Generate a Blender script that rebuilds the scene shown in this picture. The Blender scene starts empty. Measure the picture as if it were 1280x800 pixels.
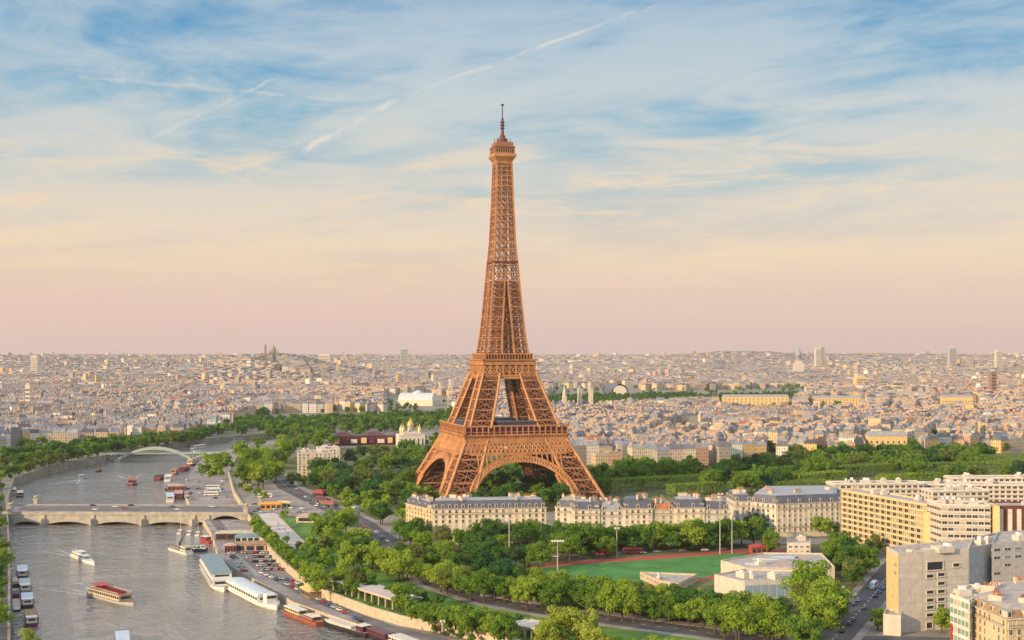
import bpy, bmesh, math, random
import numpy as np
from mathutils import Vector, Matrix
from mathutils.geometry import tessellate_polygon

R = math.radians
SC = bpy.context.scene
COL = SC.collection
random.seed(7)
rng = np.random.default_rng(11)

# ------------------------------------------------------------------ camera, sky, sun, exposure
F, HC, HOR = 1575.0, 120.5, 441.0          # focal length in photo pixels, eye height, horizon row
cam = bpy.data.objects.new('camera', bpy.data.cameras.new('camera'))
COL.objects.link(cam)
cam.location = (0, 0, HC)
cam.rotation_euler = (R(90), 0, 0)
cam.data.sensor_width = 36
cam.data.lens = 36 * F / 1280
cam.data.shift_y = (HOR - 400) / 1280
cam.data.clip_start = 1
cam.data.clip_end = 60000
SC.camera = cam
SC.view_settings.view_transform = 'Standard'
SC.view_settings.look = 'None'
SC.view_settings.gamma = 1
EXPO = 0.5
SC.view_settings.exposure = EXPO
SC.cycles.max_bounces = 5
SC.cycles.diffuse_bounces = 3
SC.cycles.glossy_bounces = 2
SC.cycles.transmission_bounces = 2
SC.cycles.volume_bounces = 0
SC.cycles.use_denoising = True
try:
    SC.cycles.denoiser = 'OPENIMAGEDENOISE'
except Exception:
    pass

def lin(r, g, b):
    f = lambda c: (c / 255 / 12.92) if c / 255 <= .04045 else ((c / 255 + .055) / 1.055) ** 2.4
    return (f(r), f(g), f(b))

SUN_EL, SUN_DIR = R(17), Vector((-.76, -.65, 0)).normalized()
sdir = Vector((SUN_DIR.x * math.cos(SUN_EL), SUN_DIR.y * math.cos(SUN_EL), math.sin(SUN_EL)))
sl = bpy.data.lights.new('sun', 'SUN')
sl.energy = 4.2
sl.angle = R(.6)
sl.color = (1, .69, .37)
so = bpy.data.objects.new('sun', sl)
COL.objects.link(so)
so.rotation_euler = sdir.to_track_quat('Z', 'Y').to_euler()
so.location = (-200, -100, 400)

class NT:
    """small helper to wire node trees"""
    def __init__(s, tree):
        s.t = tree
        s.n = tree.nodes
        s.l = tree.links
    def node(s, typ, **kw):
        n = s.n.new(typ)
        for k, v in kw.items():
            setattr(n, k, v)
        return n
    def put(s, sock, v):
        if hasattr(v, 'links'):
            s.l.new(v, sock)
        elif v is not None:
            sock.default_value = v
    def math(s, op, a, b=None, c=None, clamp=False):
        n = s.node('ShaderNodeMath', operation=op, use_clamp=clamp)
        s.put(n.inputs[0], a)
        if b is not None: s.put(n.inputs[1], b)
        if c is not None: s.put(n.inputs[2], c)
        return n.outputs[0]
    def vmath(s, op, a, b=None, out=0):
        n = s.node('ShaderNodeVectorMath', operation=op)
        s.put(n.inputs[0], a)
        if b is not None: s.put(n.inputs[1], b)
        return n.outputs['Value'] if op in ('DOT_PRODUCT', 'LENGTH') else n.outputs[0]
    def mix(s, fac, a, b, mode='MIX'):
        n = s.node('ShaderNodeMix', data_type='RGBA', blend_type=mode)
        s.put(n.inputs[0], fac)
        for k, v in ((6, a), (7, b)):
            if not hasattr(v, 'links') and len(v) == 3: v = (*v, 1)
            s.put(n.inputs[k], v)
        return n.outputs[2]
    def ramp(s, fac, stops, interp='LINEAR'):
        n = s.node('ShaderNodeValToRGB')
        n.color_ramp.interpolation = interp
        e = n.color_ramp.elements
        while len(e) < len(stops): e.new(.5)
        for i, (p, c) in enumerate(stops):
            e[i].position = p
            e[i].color = (*c, 1) if len(c) == 3 else c
        s.put(n.inputs[0], fac)
        return n.outputs[0]
    def noise(s, vec, scale, detail=4, rough=.55, dist=0):
        n = s.node('ShaderNodeTexNoise')
        if vec is not None: s.put(n.inputs['Vector'], vec)
        n.inputs['Scale'].default_value = scale
        n.inputs['Detail'].default_value = detail
        n.inputs['Roughness'].default_value = rough
        n.inputs['Distortion'].default_value = dist
        return n.outputs['Fac']
    def remap(s, v, a, b, c=0., d=1.):
        n = s.node('ShaderNodeMapRange', interpolation_type='SMOOTHSTEP')
        s.put(n.inputs[0], v)
        for i, x in enumerate((a, b, c, d)): n.inputs[i + 1].default_value = x
        return n.outputs[0]

def pixdir(px, py):
    return Vector(((px - 640) / F, 1, -(py - HOR) / F)).normalized()

def make_world():
    w = bpy.data.worlds.new('World')
    SC.world = w
    w.use_nodes = True
    T = NT(w.node_tree)
    T.n.clear()
    out = T.node('ShaderNodeOutputWorld')
    bg = T.node('ShaderNodeBackground')
    T.l.new(bg.outputs[0], out.inputs[0])
    bg.inputs[1].default_value = .1
    sky = T.node('ShaderNodeTexSky', sky_type='NISHITA')
    sky.sun_disc = False
    sky.sun_elevation = SUN_EL
    sky.sun_rotation = math.atan2(SUN_DIR.x, SUN_DIR.y)
    sky.altitude = 120
    sky.dust_density = 2.0
    tc = T.node('ShaderNodeTexCoord')
    d = tc.outputs['Generated']
    sep = T.node('ShaderNodeSeparateXYZ')
    T.l.new(d, sep.inputs[0])
    z = T.math('MAXIMUM', sep.outputs[2], 0)
    k = lambda *c: tuple(v * 10 / 2 ** EXPO for v in lin(*c))
    # evening air: pink dust at the skyline, peach above it, then blue; unseen overhead part brightened as added fill
    zr = T.math('MULTIPLY', z, 2.5)     # 0..0.4 -> 0..1
    kk = lambda f, *c: tuple(v * f for v in k(*c))
    air = T.ramp(zr, [(0, k(230, 197, 190)), (.08, k(235, 202, 187)), (.17, k(236, 208, 184)), (.25, k(214, 207, 197)),
                      (.34, k(178, 199, 205)), (.45, k(122, 178, 206)), (.56, k(86, 160, 203)), (.67, k(62, 146, 196)), (.80, k(130, 178, 210)), (1, kk(1.4, 200, 212, 224))])
    cloudc = T.ramp(zr, [(0, k(230, 197, 190)), (.12, k(238, 206, 188)), (.2, k(244, 220, 190)), (.3, k(230, 217, 200)),
                         (.42, k(212, 215, 211)), (.6, k(206, 216, 219)), (.8, k(215, 220, 226)), (1, kk(1.5, 222, 225, 228))])  # unseen overhead cloud brightened too, as added fill light
    # thin cirrus on a high plane seen edge-on
    zz = T.math('ADD', z, .10)
    cx = T.math('DIVIDE', sep.outputs[0], zz)
    cy = T.math('DIVIDE', sep.outputs[1], zz)
    comb = T.node('ShaderNodeCombineXYZ')
    T.put(comb.inputs[0], T.math('ADD', T.math('MULTIPLY', cx, 1.0), T.math('MULTIPLY', cy, .06)))
    T.put(comb.inputs[1], T.math('MULTIPLY', T.math('ADD', cy, T.math('MULTIPLY', cx, .14)), 1.15))
    cv = comb.outputs[0]
    n1 = T.noise(cv, .8, 10, .60, .45)
    n2 = T.noise(T.vmath('ADD', cv, (7.3, 2.1, 4)), 2.4, 8, .64, .7)
    n3 = T.noise(T.vmath('ADD', cv, (1.3, 9.1, 2)), .45, 3, .5, .2)
    c = T.math('ADD', T.math('MULTIPLY', n1, .62), T.math('MULTIPLY', n2, .34))
    c = T.math('ADD', c, T.math('MULTIPLY', n3, .35))
    cover = T.remap(c, .50, .71)
    # fewer clouds near the zenith, a broad pale sheet in the middle
    band = T.remap(z, .28, .17, .72, 1.0)
    cover = T.math('MULTIPLY', cover, band)
    cover = T.math('MULTIPLY', cover, T.remap(z, .0, .06, .25, .92))
    col = T.mix(cover, air, cloudc)
    # brighter warm wisps low down
    warm = T.math('MULTIPLY', T.remap(n2, .50, .68), T.math('MULTIPLY', T.remap(z, .03, .08), T.remap(z, .20, .12)))
    col = T.mix(T.math('MULTIPLY', warm, .62), col, k(248, 220, 182))
    # contrails: straight trails on great circles
    for (a, b, wd, st) in (((372, 192), (500, 122), .0036, .8), ((500, 122), (830, 2), .0021, .7), ((168, 184), (352, 94), .0022, .42),
                           ((60, 92), (440, 126), .0026, .38), ((720, 219), (980, 212), .0022, .5)):
        A, B = pixdir(*a), pixdir(*b)
        nn = A.cross(B).normalized()
        tt = (B - A).normalized()
        wob = T.math('MULTIPLY', T.math('SUBTRACT', T.noise(d, 60, 4, .6), .5), .006)
        dist = T.math('ABSOLUTE', T.math('ADD', T.vmath('DOT_PRODUCT', d, tuple(nn)), wob))
        m = T.remap(dist, wd, 0.0)
        al = T.vmath('DOT_PRODUCT', d, tuple(tt))
        ta, tb = A.dot(tt), B.dot(tt)
        L = (tb - ta)
        m = T.math('MULTIPLY', m, T.remap(al, ta - .02 * L, ta + .12 * L))
        m = T.math('MULTIPLY', m, T.remap(al, tb + .02 * L, tb - .15 * L))
        m = T.math('MULTIPLY', m, T.math('MULTIPLY', T.remap(T.noise(d, 45, 5, .65), .32, .62), st))
        col = T.mix(m, col, k(236, 226, 214))
    # the physical sky still gives part of the colour
    col = T.mix(.94, sky.outputs[0], col)
    T.l.new(col, bg.inputs[0])
make_world()

# ------------------------------------------------------------------ helpers
def P(px, py, z=0.0):
    """point of the place at height z that the photo shows at pixel (px, py)"""
    Y = F * (HC - z) / (py - HOR)
    return Vector(((px - 640) / F * Y, Y, z))

def topix(v):
    return (640 + F * v[0] / v[1], HOR + F * (HC - v[2]) / v[1])

class MB:
    def __init__(s):
        s.v, s.f, s.m = [], [], []
    def add(s, verts, faces, mi=0):
        o = len(s.v)
        s.v += [tuple(v) for v in verts]
        s.f += [tuple(i + o for i in f) for f in faces]
        s.m += [mi] * len(faces)
        return s
    def box(s, x0, y0, z0, x1, y1, z1, mi=0, M=None):
        vs = [Vector(p) for p in ((x0, y0, z0), (x1, y0, z0), (x1, y1, z0), (x0, y1, z0), (x0, y0, z1), (x1, y0, z1), (x1, y1, z1), (x0, y1, z1))]
        if M is not None: vs = [M @ v for v in vs]
        return s.add(vs, [(3, 2, 1, 0), (4, 5, 6, 7), (0, 1, 5, 4), (1, 2, 6, 5), (2, 3, 7, 6), (3, 0, 4, 7)], mi)
    def beam(s, a, b, w, w2=None, mi=0):
        a, b = Vector(a), Vector(b)
        d = (b - a)
        if d.length < 1e-6: return s
        d.normalize()
        up = Vector((0, 0, 1)) if abs(d.z) < .95 else Vector((0, 1, 0))
        u = d.cross(up).normalized()
        v = u.cross(d)
        w2 = w if w2 is None else w2
        vs = []
        for p, q in ((a, w), (b, w2)):
            h = q / 2
            vs += [p - u * h - v * h, p + u * h - v * h, p + u * h + v * h, p - u * h + v * h]
        return s.add(vs, [(3, 2, 1, 0), (4, 5, 6, 7), (0, 1, 5, 4), (1, 2, 6, 5), (2, 3, 7, 6), (3, 0, 4, 7)], mi)
    def prism(s, poly, z0, z1, mi=0, mtop=None, bottom=True):
        n = len(poly)
        if area(poly) < 0: poly = poly[::-1]
        vs = [(p[0], p[1], z0) for p in poly] + [(p[0], p[1], z1) for p in poly]
        s.add(vs, [(i, (i + 1) % n, n + (i + 1) % n, n + i) for i in range(n)], mi)
        s.add(vs[n:], [tuple(range(n))], mi if mtop is None else mtop)
        if bottom: s.add(vs[:n], [tuple(range(n))[::-1]], mi)
        return s
    def tube(s, a, b, r0, r1=None, n=8, mi=0, caps=True):
        a, b = Vector(a), Vector(b)
        r1 = r0 if r1 is None else r1
        d = (b - a).normalized()
        up = Vector((0, 0, 1)) if abs(d.z) < .95 else Vector((0, 1, 0))
        u = d.cross(up).normalized(); v = u.cross(d)
        vs = []
        for p, r in ((a, r0), (b, r1)):
            for i in range(n):
                t = 2 * math.pi * i / n
                vs.append(p + u * math.cos(t) * r + v * math.sin(t) * r)
        fs = [(i, (i + 1) % n, n + (i + 1) % n, n + i)[::-1] for i in range(n)]
        if caps: fs += [tuple(range(n)), tuple(range(n, 2 * n))[::-1]]
        return s.add(vs, fs, mi)
    def lathe(s, prof, n=12, c=(0, 0), mi=0):
        vs, fs = [], []
        for r, z in prof:
            for i in range(n):
                t = 2 * math.pi * i / n
                vs.append((c[0] + r * math.cos(t), c[1] + r * math.sin(t), z))
        for j in range(len(prof) - 1):
            for i in range(n):
                fs.append((j * n + i, j * n + (i + 1) % n, (j + 1) * n + (i + 1) % n, (j + 1) * n + i))
        return s.add(vs, fs, mi)
    def mesh(s, name, mats):
        me = bpy.data.meshes.new(name)
        me.from_pydata(s.v, [], s.f)
        for m in (mats if isinstance(mats, (list, tuple)) else [mats]): me.materials.append(m)
        if any(s.m): me.polygons.foreach_set('material_index', s.m)
        me.update()
        return me
    def build(s, name, mats, parent=None, loc=None, rz=0, smooth=False):
        o = bpy.data.objects.new(name, s.mesh(name, mats))
        COL.objects.link(o)
        if parent is not None: o.parent = parent
        if loc is not None: o.location = loc
        o.rotation_euler.z = rz
        if smooth: o.data.polygons.foreach_set('use_smooth', [True] * len(o.data.polygons))
        return o

def area(p):
    return .5 * sum(p[i][0] * p[(i + 1) % len(p)][1] - p[(i + 1) % len(p)][0] * p[i][1] for i in range(len(p)))
def ccw(p):
    p = [Vector((q[0], q[1])) for q in p]
    return p if area(p) > 0 else p[::-1]
def inset(p, d):
    p = ccw(p)
    n = len(p); out = []
    for i in range(n):
        a, b, c = p[i - 1], p[i], p[(i + 1) % n]
        e1, e2 = (b - a).normalized(), (c - b).normalized()
        n1, n2 = Vector((-e1.y, e1.x)), Vector((-e2.y, e2.x))
        bis = (n1 + n2)
        k = d / max(.35, (1 + n1.dot(n2)))
        out.append(b + bis * k)
    return out
def inside(pt, poly):
    x, y = pt[0], pt[1]; r = False
    j = len(poly) - 1
    for i in range(len(poly)):
        xi, yi, xj, yj = poly[i][0], poly[i][1], poly[j][0], poly[j][1]
        if (yi > y) != (yj > y) and x < (xj - xi) * (y - yi) / (yj - yi) + xi: r = not r
        j = i
    return r

def tag(o, label=None, cat=None, group=None, kind=None):
    for k, v in (('label', label), ('category', cat), ('group', group), ('kind', kind)):
        if v: o[k] = v
    return o
def thing(name, label, cat, loc=(0, 0, 0), rz=0, group=None):
    o = bpy.data.objects.new(name, None)
    COL.objects.link(o)
    o.location = loc
    o.rotation_euler.z = rz
    o.empty_display_size = 2
    return tag(o, label, cat, group)
def clone(o, parent=None):
    c = o.copy()
    COL.objects.link(c)
    if parent is not None: c.parent = parent
    for ch in list(o.children): clone(ch, c)
    return c
ONES = 'zeroth first second third fourth fifth sixth seventh eighth ninth tenth eleventh twelfth thirteenth fourteenth fifteenth sixteenth seventeenth eighteenth nineteenth'.split()
TENS = {2: ('twentieth', 'twenty'), 3: ('thirtieth', 'thirty'), 4: ('fortieth', 'forty'), 5: ('fiftieth', 'fifty'), 6: ('sixtieth', 'sixty'), 7: ('seventieth', 'seventy')}
def nth(n):
    if n < 20: return ONES[n]
    t, r = divmod(n, 10)
    return TENS[t][0] if r == 0 else TENS[t][1] + '-' + ONES[r]

# ------------------------------------------------------------------ materials
def mat(name, c, rough=.8, var=.22, scale=.35, metal=0, fine=3.0, spec=.3, tint=None):
    m = bpy.data.materials.new(name)
    m.use_nodes = True
    T = NT(m.node_tree)
    b = T.n['Principled BSDF']
    b.inputs['Roughness'].default_value = rough
    b.inputs['Metallic'].default_value = metal
    b.inputs['Specular IOR Level'].default_value = spec
    tc = T.node('ShaderNodeTexCoord')
    n1 = T.noise(tc.outputs['Object'], scale, 5, .6)
    n2 = T.noise(tc.outputs['Object'], fine, 3, .6)
    f = T.math('ADD', T.math('MULTIPLY', n1, .65), T.math('MULTIPLY', n2, .35))
    f = T.remap(f, .3, .7)
    lo = tuple(v * (1 - var) for v in c)
    hi = tuple(min(1, v * (1 + var)) for v in (tint or c))
    T.l.new(T.mix(f, lo, hi), b.inputs['Base Color'])
    return m
M = {}
def defm(name, *a, **k): M[name] = mat(name, *a, **k)
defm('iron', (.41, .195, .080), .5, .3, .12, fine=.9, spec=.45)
defm('iron_brace', (.24, .104, .056), .55, .35, .12, fine=.9, spec=.4)  # braces darker and redder than the chords: lattice shade put into the colour
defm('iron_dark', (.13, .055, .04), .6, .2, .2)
defm('deck_dark', (.10, .05, .055), .7)
defm('pavilion', (.06, .06, .09), .45)
defm('stone', (.46, .40, .30), .85, .25)
defm('stone_pale', (.55, .49, .40), .85, .22)
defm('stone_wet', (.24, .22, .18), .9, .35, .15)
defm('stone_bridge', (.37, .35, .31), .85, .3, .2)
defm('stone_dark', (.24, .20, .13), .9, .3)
defm('cream', (.66, .59, .47), .85, .16)
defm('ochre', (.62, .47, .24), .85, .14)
defm('ochre_pale', (.58, .475, .30), .85, .14)
defm('white_wall', (.60, .57, .52), .8, .14)
defm('concrete', (.53, .49, .44), .85, .16)
defm('concrete_dark', (.38, .39, .40), .85, .18)
defm('zinc', (.28, .295, .325), .45, .2, spec=.5)
defm('slate', (.09, .10, .15), .5, .25, spec=.5)
defm('flat_roof', (.36, .33, .32), .9, .3)
defm('terracotta', (.40, .17, .09), .85, .25)
defm('glass_dark', (.035, .04, .05), .12, .3, spec=.6)
defm('pale_glass', (.50, .53, .56), .3, .15, spec=.5)
defm('glass_mid', (.16, .19, .23), .15, .3, spec=.6)
defm('curtain', (.42, .38, .32), .7, .2)
defm('glass_blue', (.22, .33, .46), .15, .15, spec=.6)
defm('glass_green', (.12, .30, .24), .15, .2, spec=.6)
defm('brown_panel', (.13, .05, .035), .6)
defm('asphalt', (.085, .085, .095), .9, .3, .08)
defm('asphalt_worn', (.15, .145, .155), .9, .3, .08)
defm('quay_floor', (.25, .23, .24), .9, .35, .05)
defm('path', (.50, .45, .42), .9, .2, .1)
defm('plaza', (.26, .235, .23), .9, .3, .06)
defm('brick', (.27, .16, .12), .85, .2)
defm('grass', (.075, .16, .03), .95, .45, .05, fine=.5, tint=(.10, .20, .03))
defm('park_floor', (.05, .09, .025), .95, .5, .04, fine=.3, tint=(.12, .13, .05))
defm('pitch', (.06, .19, .045), .95, .35, .06, fine=.5)
defm('track', (.34, .075, .06), .9, .15)
defm('bark', (.10, .07, .05), .95, .3)
defm('white_paint', (.66, .66, .65), .4, .08)
defm('white_metal', (.70, .70, .70), .4, .1)
defm('teal_paint', (.17, .25, .28), .5, .25)
defm('pale_blue', (.45, .55, .66), .4, .2)
defm('navy', (.03, .05, .14), .5, .2)
defm('red_paint', (.38, .05, .05), .5, .25)
defm('rust_paint', (.30, .10, .06), .6, .35)
defm('black_paint', (.025, .025, .03), .5, .3)
defm('maroon', (.13, .03, .05), .5, .3)
defm('wood_deck', (.30, .20, .12), .8, .3)
defm('orange_cloth', (.62, .30, .06), .8, .2)
defm('yellow_cloth', (.60, .48, .20), .8, .2)
defm('pink_cloth', (.45, .30, .26), .8, .2)
defm('green_steel', (.36, .44, .41), .5, .15)
defm('steel_pole', (.42, .40, .36), .5, .15, metal=.3)
defm('rubber', (.02, .02, .02), .9)
defm('gold', (.60, .45, .22), .4, .2, metal=.3)
defm('dome_white', (.58, .55, .50), .7, .1)
defm('purple_roof', (.13, .075, .10), .6, .3)
defm('skin', (.5, .33, .25), .7)
for nm, c in (('white', (.72, .72, .72)), ('black', (.02, .02, .025)), ('grey', (.25, .26, .28)), ('silver', (.5, .51, .53)), ('red', (.4, .03, .03)), ('blue', (.05, .12, .32))):
    defm('car_' + nm, c, .25, .05, spec=.6)

def leafmat(name, a, b):
    m = bpy.data.materials.new(name)
    m.use_nodes = True
    T = NT(m.node_tree)
    T.n.clear()
    out = T.node('ShaderNodeOutputMaterial')
    dif = T.node('ShaderNodeBsdfDiffuse'); tr = T.node('ShaderNodeBsdfTranslucent')
    mx = T.node('ShaderNodeMixShader'); mx.inputs[0].default_value = .38
    oi = T.node('ShaderNodeObjectInfo'); tc = T.node('ShaderNodeTexCoord')
    n = T.noise(tc.outputs['Object'], .55, 3, .6)
    f = T.math('ADD', T.math('MULTIPLY', T.remap(n, .3, .7), .45), T.math('MULTIPLY', oi.outputs['Random'], .55))
    col = T.mix(f, a, b)
    T.l.new(col, dif.inputs[0]); T.l.new(col, tr.inputs[0])
    T.l.new(dif.outputs[0], mx.inputs[1]); T.l.new(tr.outputs[0], mx.inputs[2])
    T.l.new(mx.outputs[0], out.inputs[0])
    M[name] = m
leafmat('leaf_mid', (.085, .20, .03), (.23, .34, .05))
leafmat('leaf_bright', (.18, .31, .03), (.34, .44, .065))
leafmat('leaf_dark', (.045, .135, .035), (.12, .235, .045))
leafmat('leaf_olive', (.11, .15, .035), (.23, .27, .075))
leafmat('leaf_deep', (.028, .10, .045), (.075, .19, .06))
leafmat('leaf_yellow', (.28, .36, .045), (.40, .46, .09))

def city_wall_mat():
    """painted and rendered house fronts; per-face attribute 'tint' is the house colour, UV in metres lays out the windows"""
    m = bpy.data.materials.new('city_wall')
    m.use_nodes = True
    T = NT(m.node_tree)
    b = T.n['Principled BSDF']
    b.inputs['Roughness'].default_value = .85
    at = T.node('ShaderNodeAttribute', attribute_name='tint')
    uv = T.node('ShaderNodeUVMap', uv_map='UVMap')
    sp = T.node('ShaderNodeSeparateXYZ')
    T.l.new(uv.outputs[0], sp.inputs[0])
    u = T.math('FRACT', T.math('DIVIDE', sp.outputs[0], 2.7))
    v = T.math('FRACT', T.math('DIVIDE', sp.outputs[1], 3.2))
    w = T.math('MULTIPLY', T.math('MULTIPLY', T.math('GREATER_THAN', u, .30), T.math('LESS_THAN', u, .74)),
               T.math('MULTIPLY', T.math('GREATER_THAN', v, .22), T.math('LESS_THAN', v, .82)))
    wn = T.node('ShaderNodeTexWhiteNoise', noise_dimensions='2D')
    fl = T.vmath('FLOOR', T.vmath('DIVIDE', uv.outputs[0], (2.7, 3.2, 1)))
    T.l.new(fl, wn.inputs['Vector'])
    w = T.math('MULTIPLY', w, T.math('ADD', .35, T.math('MULTIPLY', wn.outputs[0], .6)))
    band = T.math('MULTIPLY', T.math('LESS_THAN', v, .07), .35)
    col = T.mix(band, at.outputs['Color'], (.18, .16, .14))
    col = T.mix(w, col, (.07, .065, .07))
    T.l.new(col, b.inputs['Base Color'])
    M['city_wall'] = m
    m = bpy.data.materials.new('city_roof')
    m.use_nodes = True
    T = NT(m.node_tree)
    b = T.n['Principled BSDF']
    b.inputs['Roughness'].default_value = .6
    at = T.node('ShaderNodeAttribute', attribute_name='tint')
    tc = T.node('ShaderNodeTexCoord')
    n = T.remap(T.noise(tc.outputs['Object'], .25, 4, .6), .3, .7, .7, 1.25)
    T.l.new(T.mix(1, at.outputs['Color'], n, 'MULTIPLY'), b.inputs['Base Color'])
    M['city_roof'] = m
city_wall_mat()

def water_mat():
    m = bpy.data.materials.new('river_water')
    m.use_nodes = True
    T = NT(m.node_tree)
    b = T.n['Principled BSDF']
    tc = T.node('ShaderNodeTexCoord')
    mp = T.node('ShaderNodeMapping')
    mp.inputs['Scale'].default_value = (.30, .34, 1)
    T.l.new(tc.outputs['Object'], mp.inputs[0])
    n1 = T.noise(mp.outputs[0], .30, 3, .55, .8)
    n2 = T.noise(mp.outputs[0], .9, 3, .6, .4)
    big = T.noise(tc.outputs['Object'], .012, 3, .5, .8)
    h = T.math('ADD', T.math('MULTIPLY', n1, .7), T.math('MULTIPLY', n2, .3))
    bp = T.node('ShaderNodeBump')
    bp.inputs['Strength'].default_value = .9
    bp.inputs['Distance'].default_value = 6.0
    T.l.new(h, bp.inputs['Height'])
    T.l.new(bp.outputs[0], b.inputs['Normal'])
    T.l.new(T.mix(T.remap(big, .35, .65), (.14, .135, .125), (.20, .185, .175)), b.inputs['Base Color'])
    b.inputs['Roughness'].default_value = .11
    b.inputs['IOR'].default_value = 2.1
    M['water'] = m
water_mat()

def ground_mat():
    m = bpy.data.materials.new('ground')
    m.use_nodes = True
    T = NT(m.node_tree)
    b = T.n['Principled BSDF']
    b.inputs['Roughness'].default_value = .9
    tc = T.node('ShaderNodeTexCoord')
    vo = T.node('ShaderNodeTexVoronoi')
    vo.inputs['Scale'].default_value = .03
    T.l.new(tc.outputs['Object'], vo.inputs['Vector'])
    n = T.noise(tc.outputs['Object'], .012, 4, .6)
    c = T.ramp(n, [(.3, (.15, .14, .13)), (.5, (.24, .215, .19)), (.62, (.10, .13, .06)), (.75, (.30, .27, .24))])
    T.l.new(c, b.inputs['Base Color'])
    M['ground'] = m
ground_mat()

# ------------------------------------------------------------------ ground, river, quays
def px(*pts, z=0.0): return [P(a, b, z) for a, b in pts]
bankL = px((12, 980), (13, 860), (13, 760), (13, 700), (11, 660), (10, 640), (11, 620)) + px((18, 609), (60, 593), (110, 583.5), (128, 579), (150, 571.5), (190, 566.5), (225, 559.5), (260, 555.5), (330, 549.5), (420, 541), z=-8)
wallR = px((420, 542), (330, 551), (300, 562), (285, 590), (292, 615), (303, 632), (312, 648), (322, 668), (345, 695), (372, 718), (399, 737), (460, 760), (502, 772), (546, 780), (598, 790.5), (640, 801), (760, 832), (900, 980))
QZ = -3.8      # level of the lower quay
quayE = px((330, 552), (285, 562), (258, 568), (246, 580), (236, 594), (228, 612), (238, 632), (256, 652), (263, 664), (268, 676), (273, 695), (289, 708), (306, 718), (345, 738), (366, 752), (420, 771), (460, 784), (500, 795), (540, 806), (640, 840), (760, 980), z=QZ)
hole = bankL + wallR
def hills(x, y):
    t = min(1, max(0, (y - 5200) / 6300)); t = t * t * (3 - 2 * t)
    z = 80 * t
    for px_, Y, h, sx, sy in ((335, 5600, 86, 250, 380), (270, 6300, 40, 420, 500), (930, 9000, 46, 340, 700), (1120, 9500, 30, 900, 700), (60, 9000, 30, 900, 700)):
        z += h * math.exp(-((x - (px_ - 640) / F * Y) / sx) ** 2 / 2 - ((y - Y) / sy) ** 2 / 2)
    return z
def make_ground():
    XW, Y0, Y1, Y2 = 11000, -500, 4800, 15500
    outer = [Vector((-XW, Y0, 0)), Vector((XW, Y0, 0)), Vector((XW, Y1, 0)), Vector((-XW, Y1, 0))]
    mb = MB()
    vs = outer + [Vector((p.x, p.y, 0)) for p in hole]
    for f in tessellate_polygon([outer, [Vector((p.x, p.y, 0)) for p in hole]]):
        a, b, c = (vs[i] for i in f)
        if (b - a).cross(c - a).z < 0: f = f[::-1]
        mb.add([vs[i] for i in f], [(0, 1, 2)])
    nx, ny = 170, 90
    g = []
    for j in range(ny + 1):
        for i in range(nx + 1):
            x = -XW + 2 * XW * i / nx; y = Y1 + (Y2 - Y1) * j / ny
            g.append((x, y, hills(x, y) if j else 0))
    mb.add(g, [(j * (nx + 1) + i, j * (nx + 1) + i + 1, (j + 1) * (nx + 1) + i + 1, (j + 1) * (nx + 1) + i) for j in range(ny) for i in range(nx)])
    tag(mb.build('ground', M['ground']), kind='structure')
make_ground()

def sheet(name, pts, z, m, kind='structure', fine=False):
    mb = MB()
    vs = [Vector((p[0], p[1], z)) for p in pts]
    for f in tessellate_polygon([vs]):
        a, b, c = (vs[i] for i in f)
        if (b - a).cross(c - a).z < 0: f = f[::-1]
        mb.add([vs[i] for i in f], [(0, 1, 2)])
    return tag(mb.build(name, M[m]), kind=kind)
sheet('river', hole, -8, 'water')
# lower quay: slab with a stone edge down into the water
i0 = 1
qpoly = [Vector((p.x, p.y)) for p in quayE] + [Vector((p.x, p.y)) for p in wallR[1:][::-1]]
def slab(name, pts, z0, z1, m, ms):
    mb = MB()
    vs = [Vector((p[0], p[1], z1)) for p in pts]
    for f in tessellate_polygon([vs]):
        a, b, c = (vs[i] for i in f)
        if (b - a).cross(c - a).z < 0: f = f[::-1]
        mb.add([vs[i] for i in f], [(0, 1, 2)], 0)
    n = len(pts)
    for i in range(n):
        a, b = pts[i], pts[(i + 1) % n]
        mb.add([(a[0], a[1], z0), (b[0], b[1], z0), (b[0], b[1], z1), (a[0], a[1], z1)], [(0, 1, 2, 3)], 1)
    return tag(mb.build(name, [M[m], M[ms]]), kind='structure')
slab('lower_quay', qpoly, -9.5, QZ, 'quay_floor', 'stone')
def strip_wall(name, label, line, z0, z1, th, m, side=1):
    """a wall of real thickness along a line of points"""
    mb = MB()
    pts = [Vector((p[0], p[1])) for p in line]
    offs = []
    for i in range(len(pts)):
        a, b = pts[max(0, i - 1)], pts[min(len(pts) - 1, i + 1)]
        d = (b - a).normalized()
        offs.append(pts[i] + Vector((d.y, -d.x)) * th * side)
    for i in range(len(pts) - 1):
        q = [pts[i], pts[i + 1], offs[i + 1], offs[i]]
        mb.prism(q, z0, z1)
    o = mb.build(name, M[m])
    return tag(o, label, 'wall')
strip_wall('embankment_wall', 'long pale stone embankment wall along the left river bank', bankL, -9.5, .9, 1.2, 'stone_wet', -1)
strip_wall('retaining_wall', 'long sunlit stone retaining wall between lower quay and avenue', wallR[1:], QZ - .2, .9, 1.2, 'stone', -1)

def ribbon(name, pts, w, z, m):
    pts = [Vector((p[0], p[1])) for p in pts]
    l, r = [], []
    for i in range(len(pts)):
        a, b = pts[max(0, i - 1)], pts[min(len(pts) - 1, i + 1)]
        d = (b - a).normalized(); nrm = Vector((-d.y, d.x)) * w / 2
        l.append(pts[i] + nrm); r.append(pts[i] - nrm)
    mb = MB()
    for i in range(len(pts) - 1):
        mb.add([(r[i].x, r[i].y, z), (r[i + 1].x, r[i + 1].y, z), (l[i + 1].x, l[i + 1].y, z), (l[i].x, l[i].y, z)], [(0, 1, 2, 3)])
    return tag(mb.build(name, M[m]), kind='structure')
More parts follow.
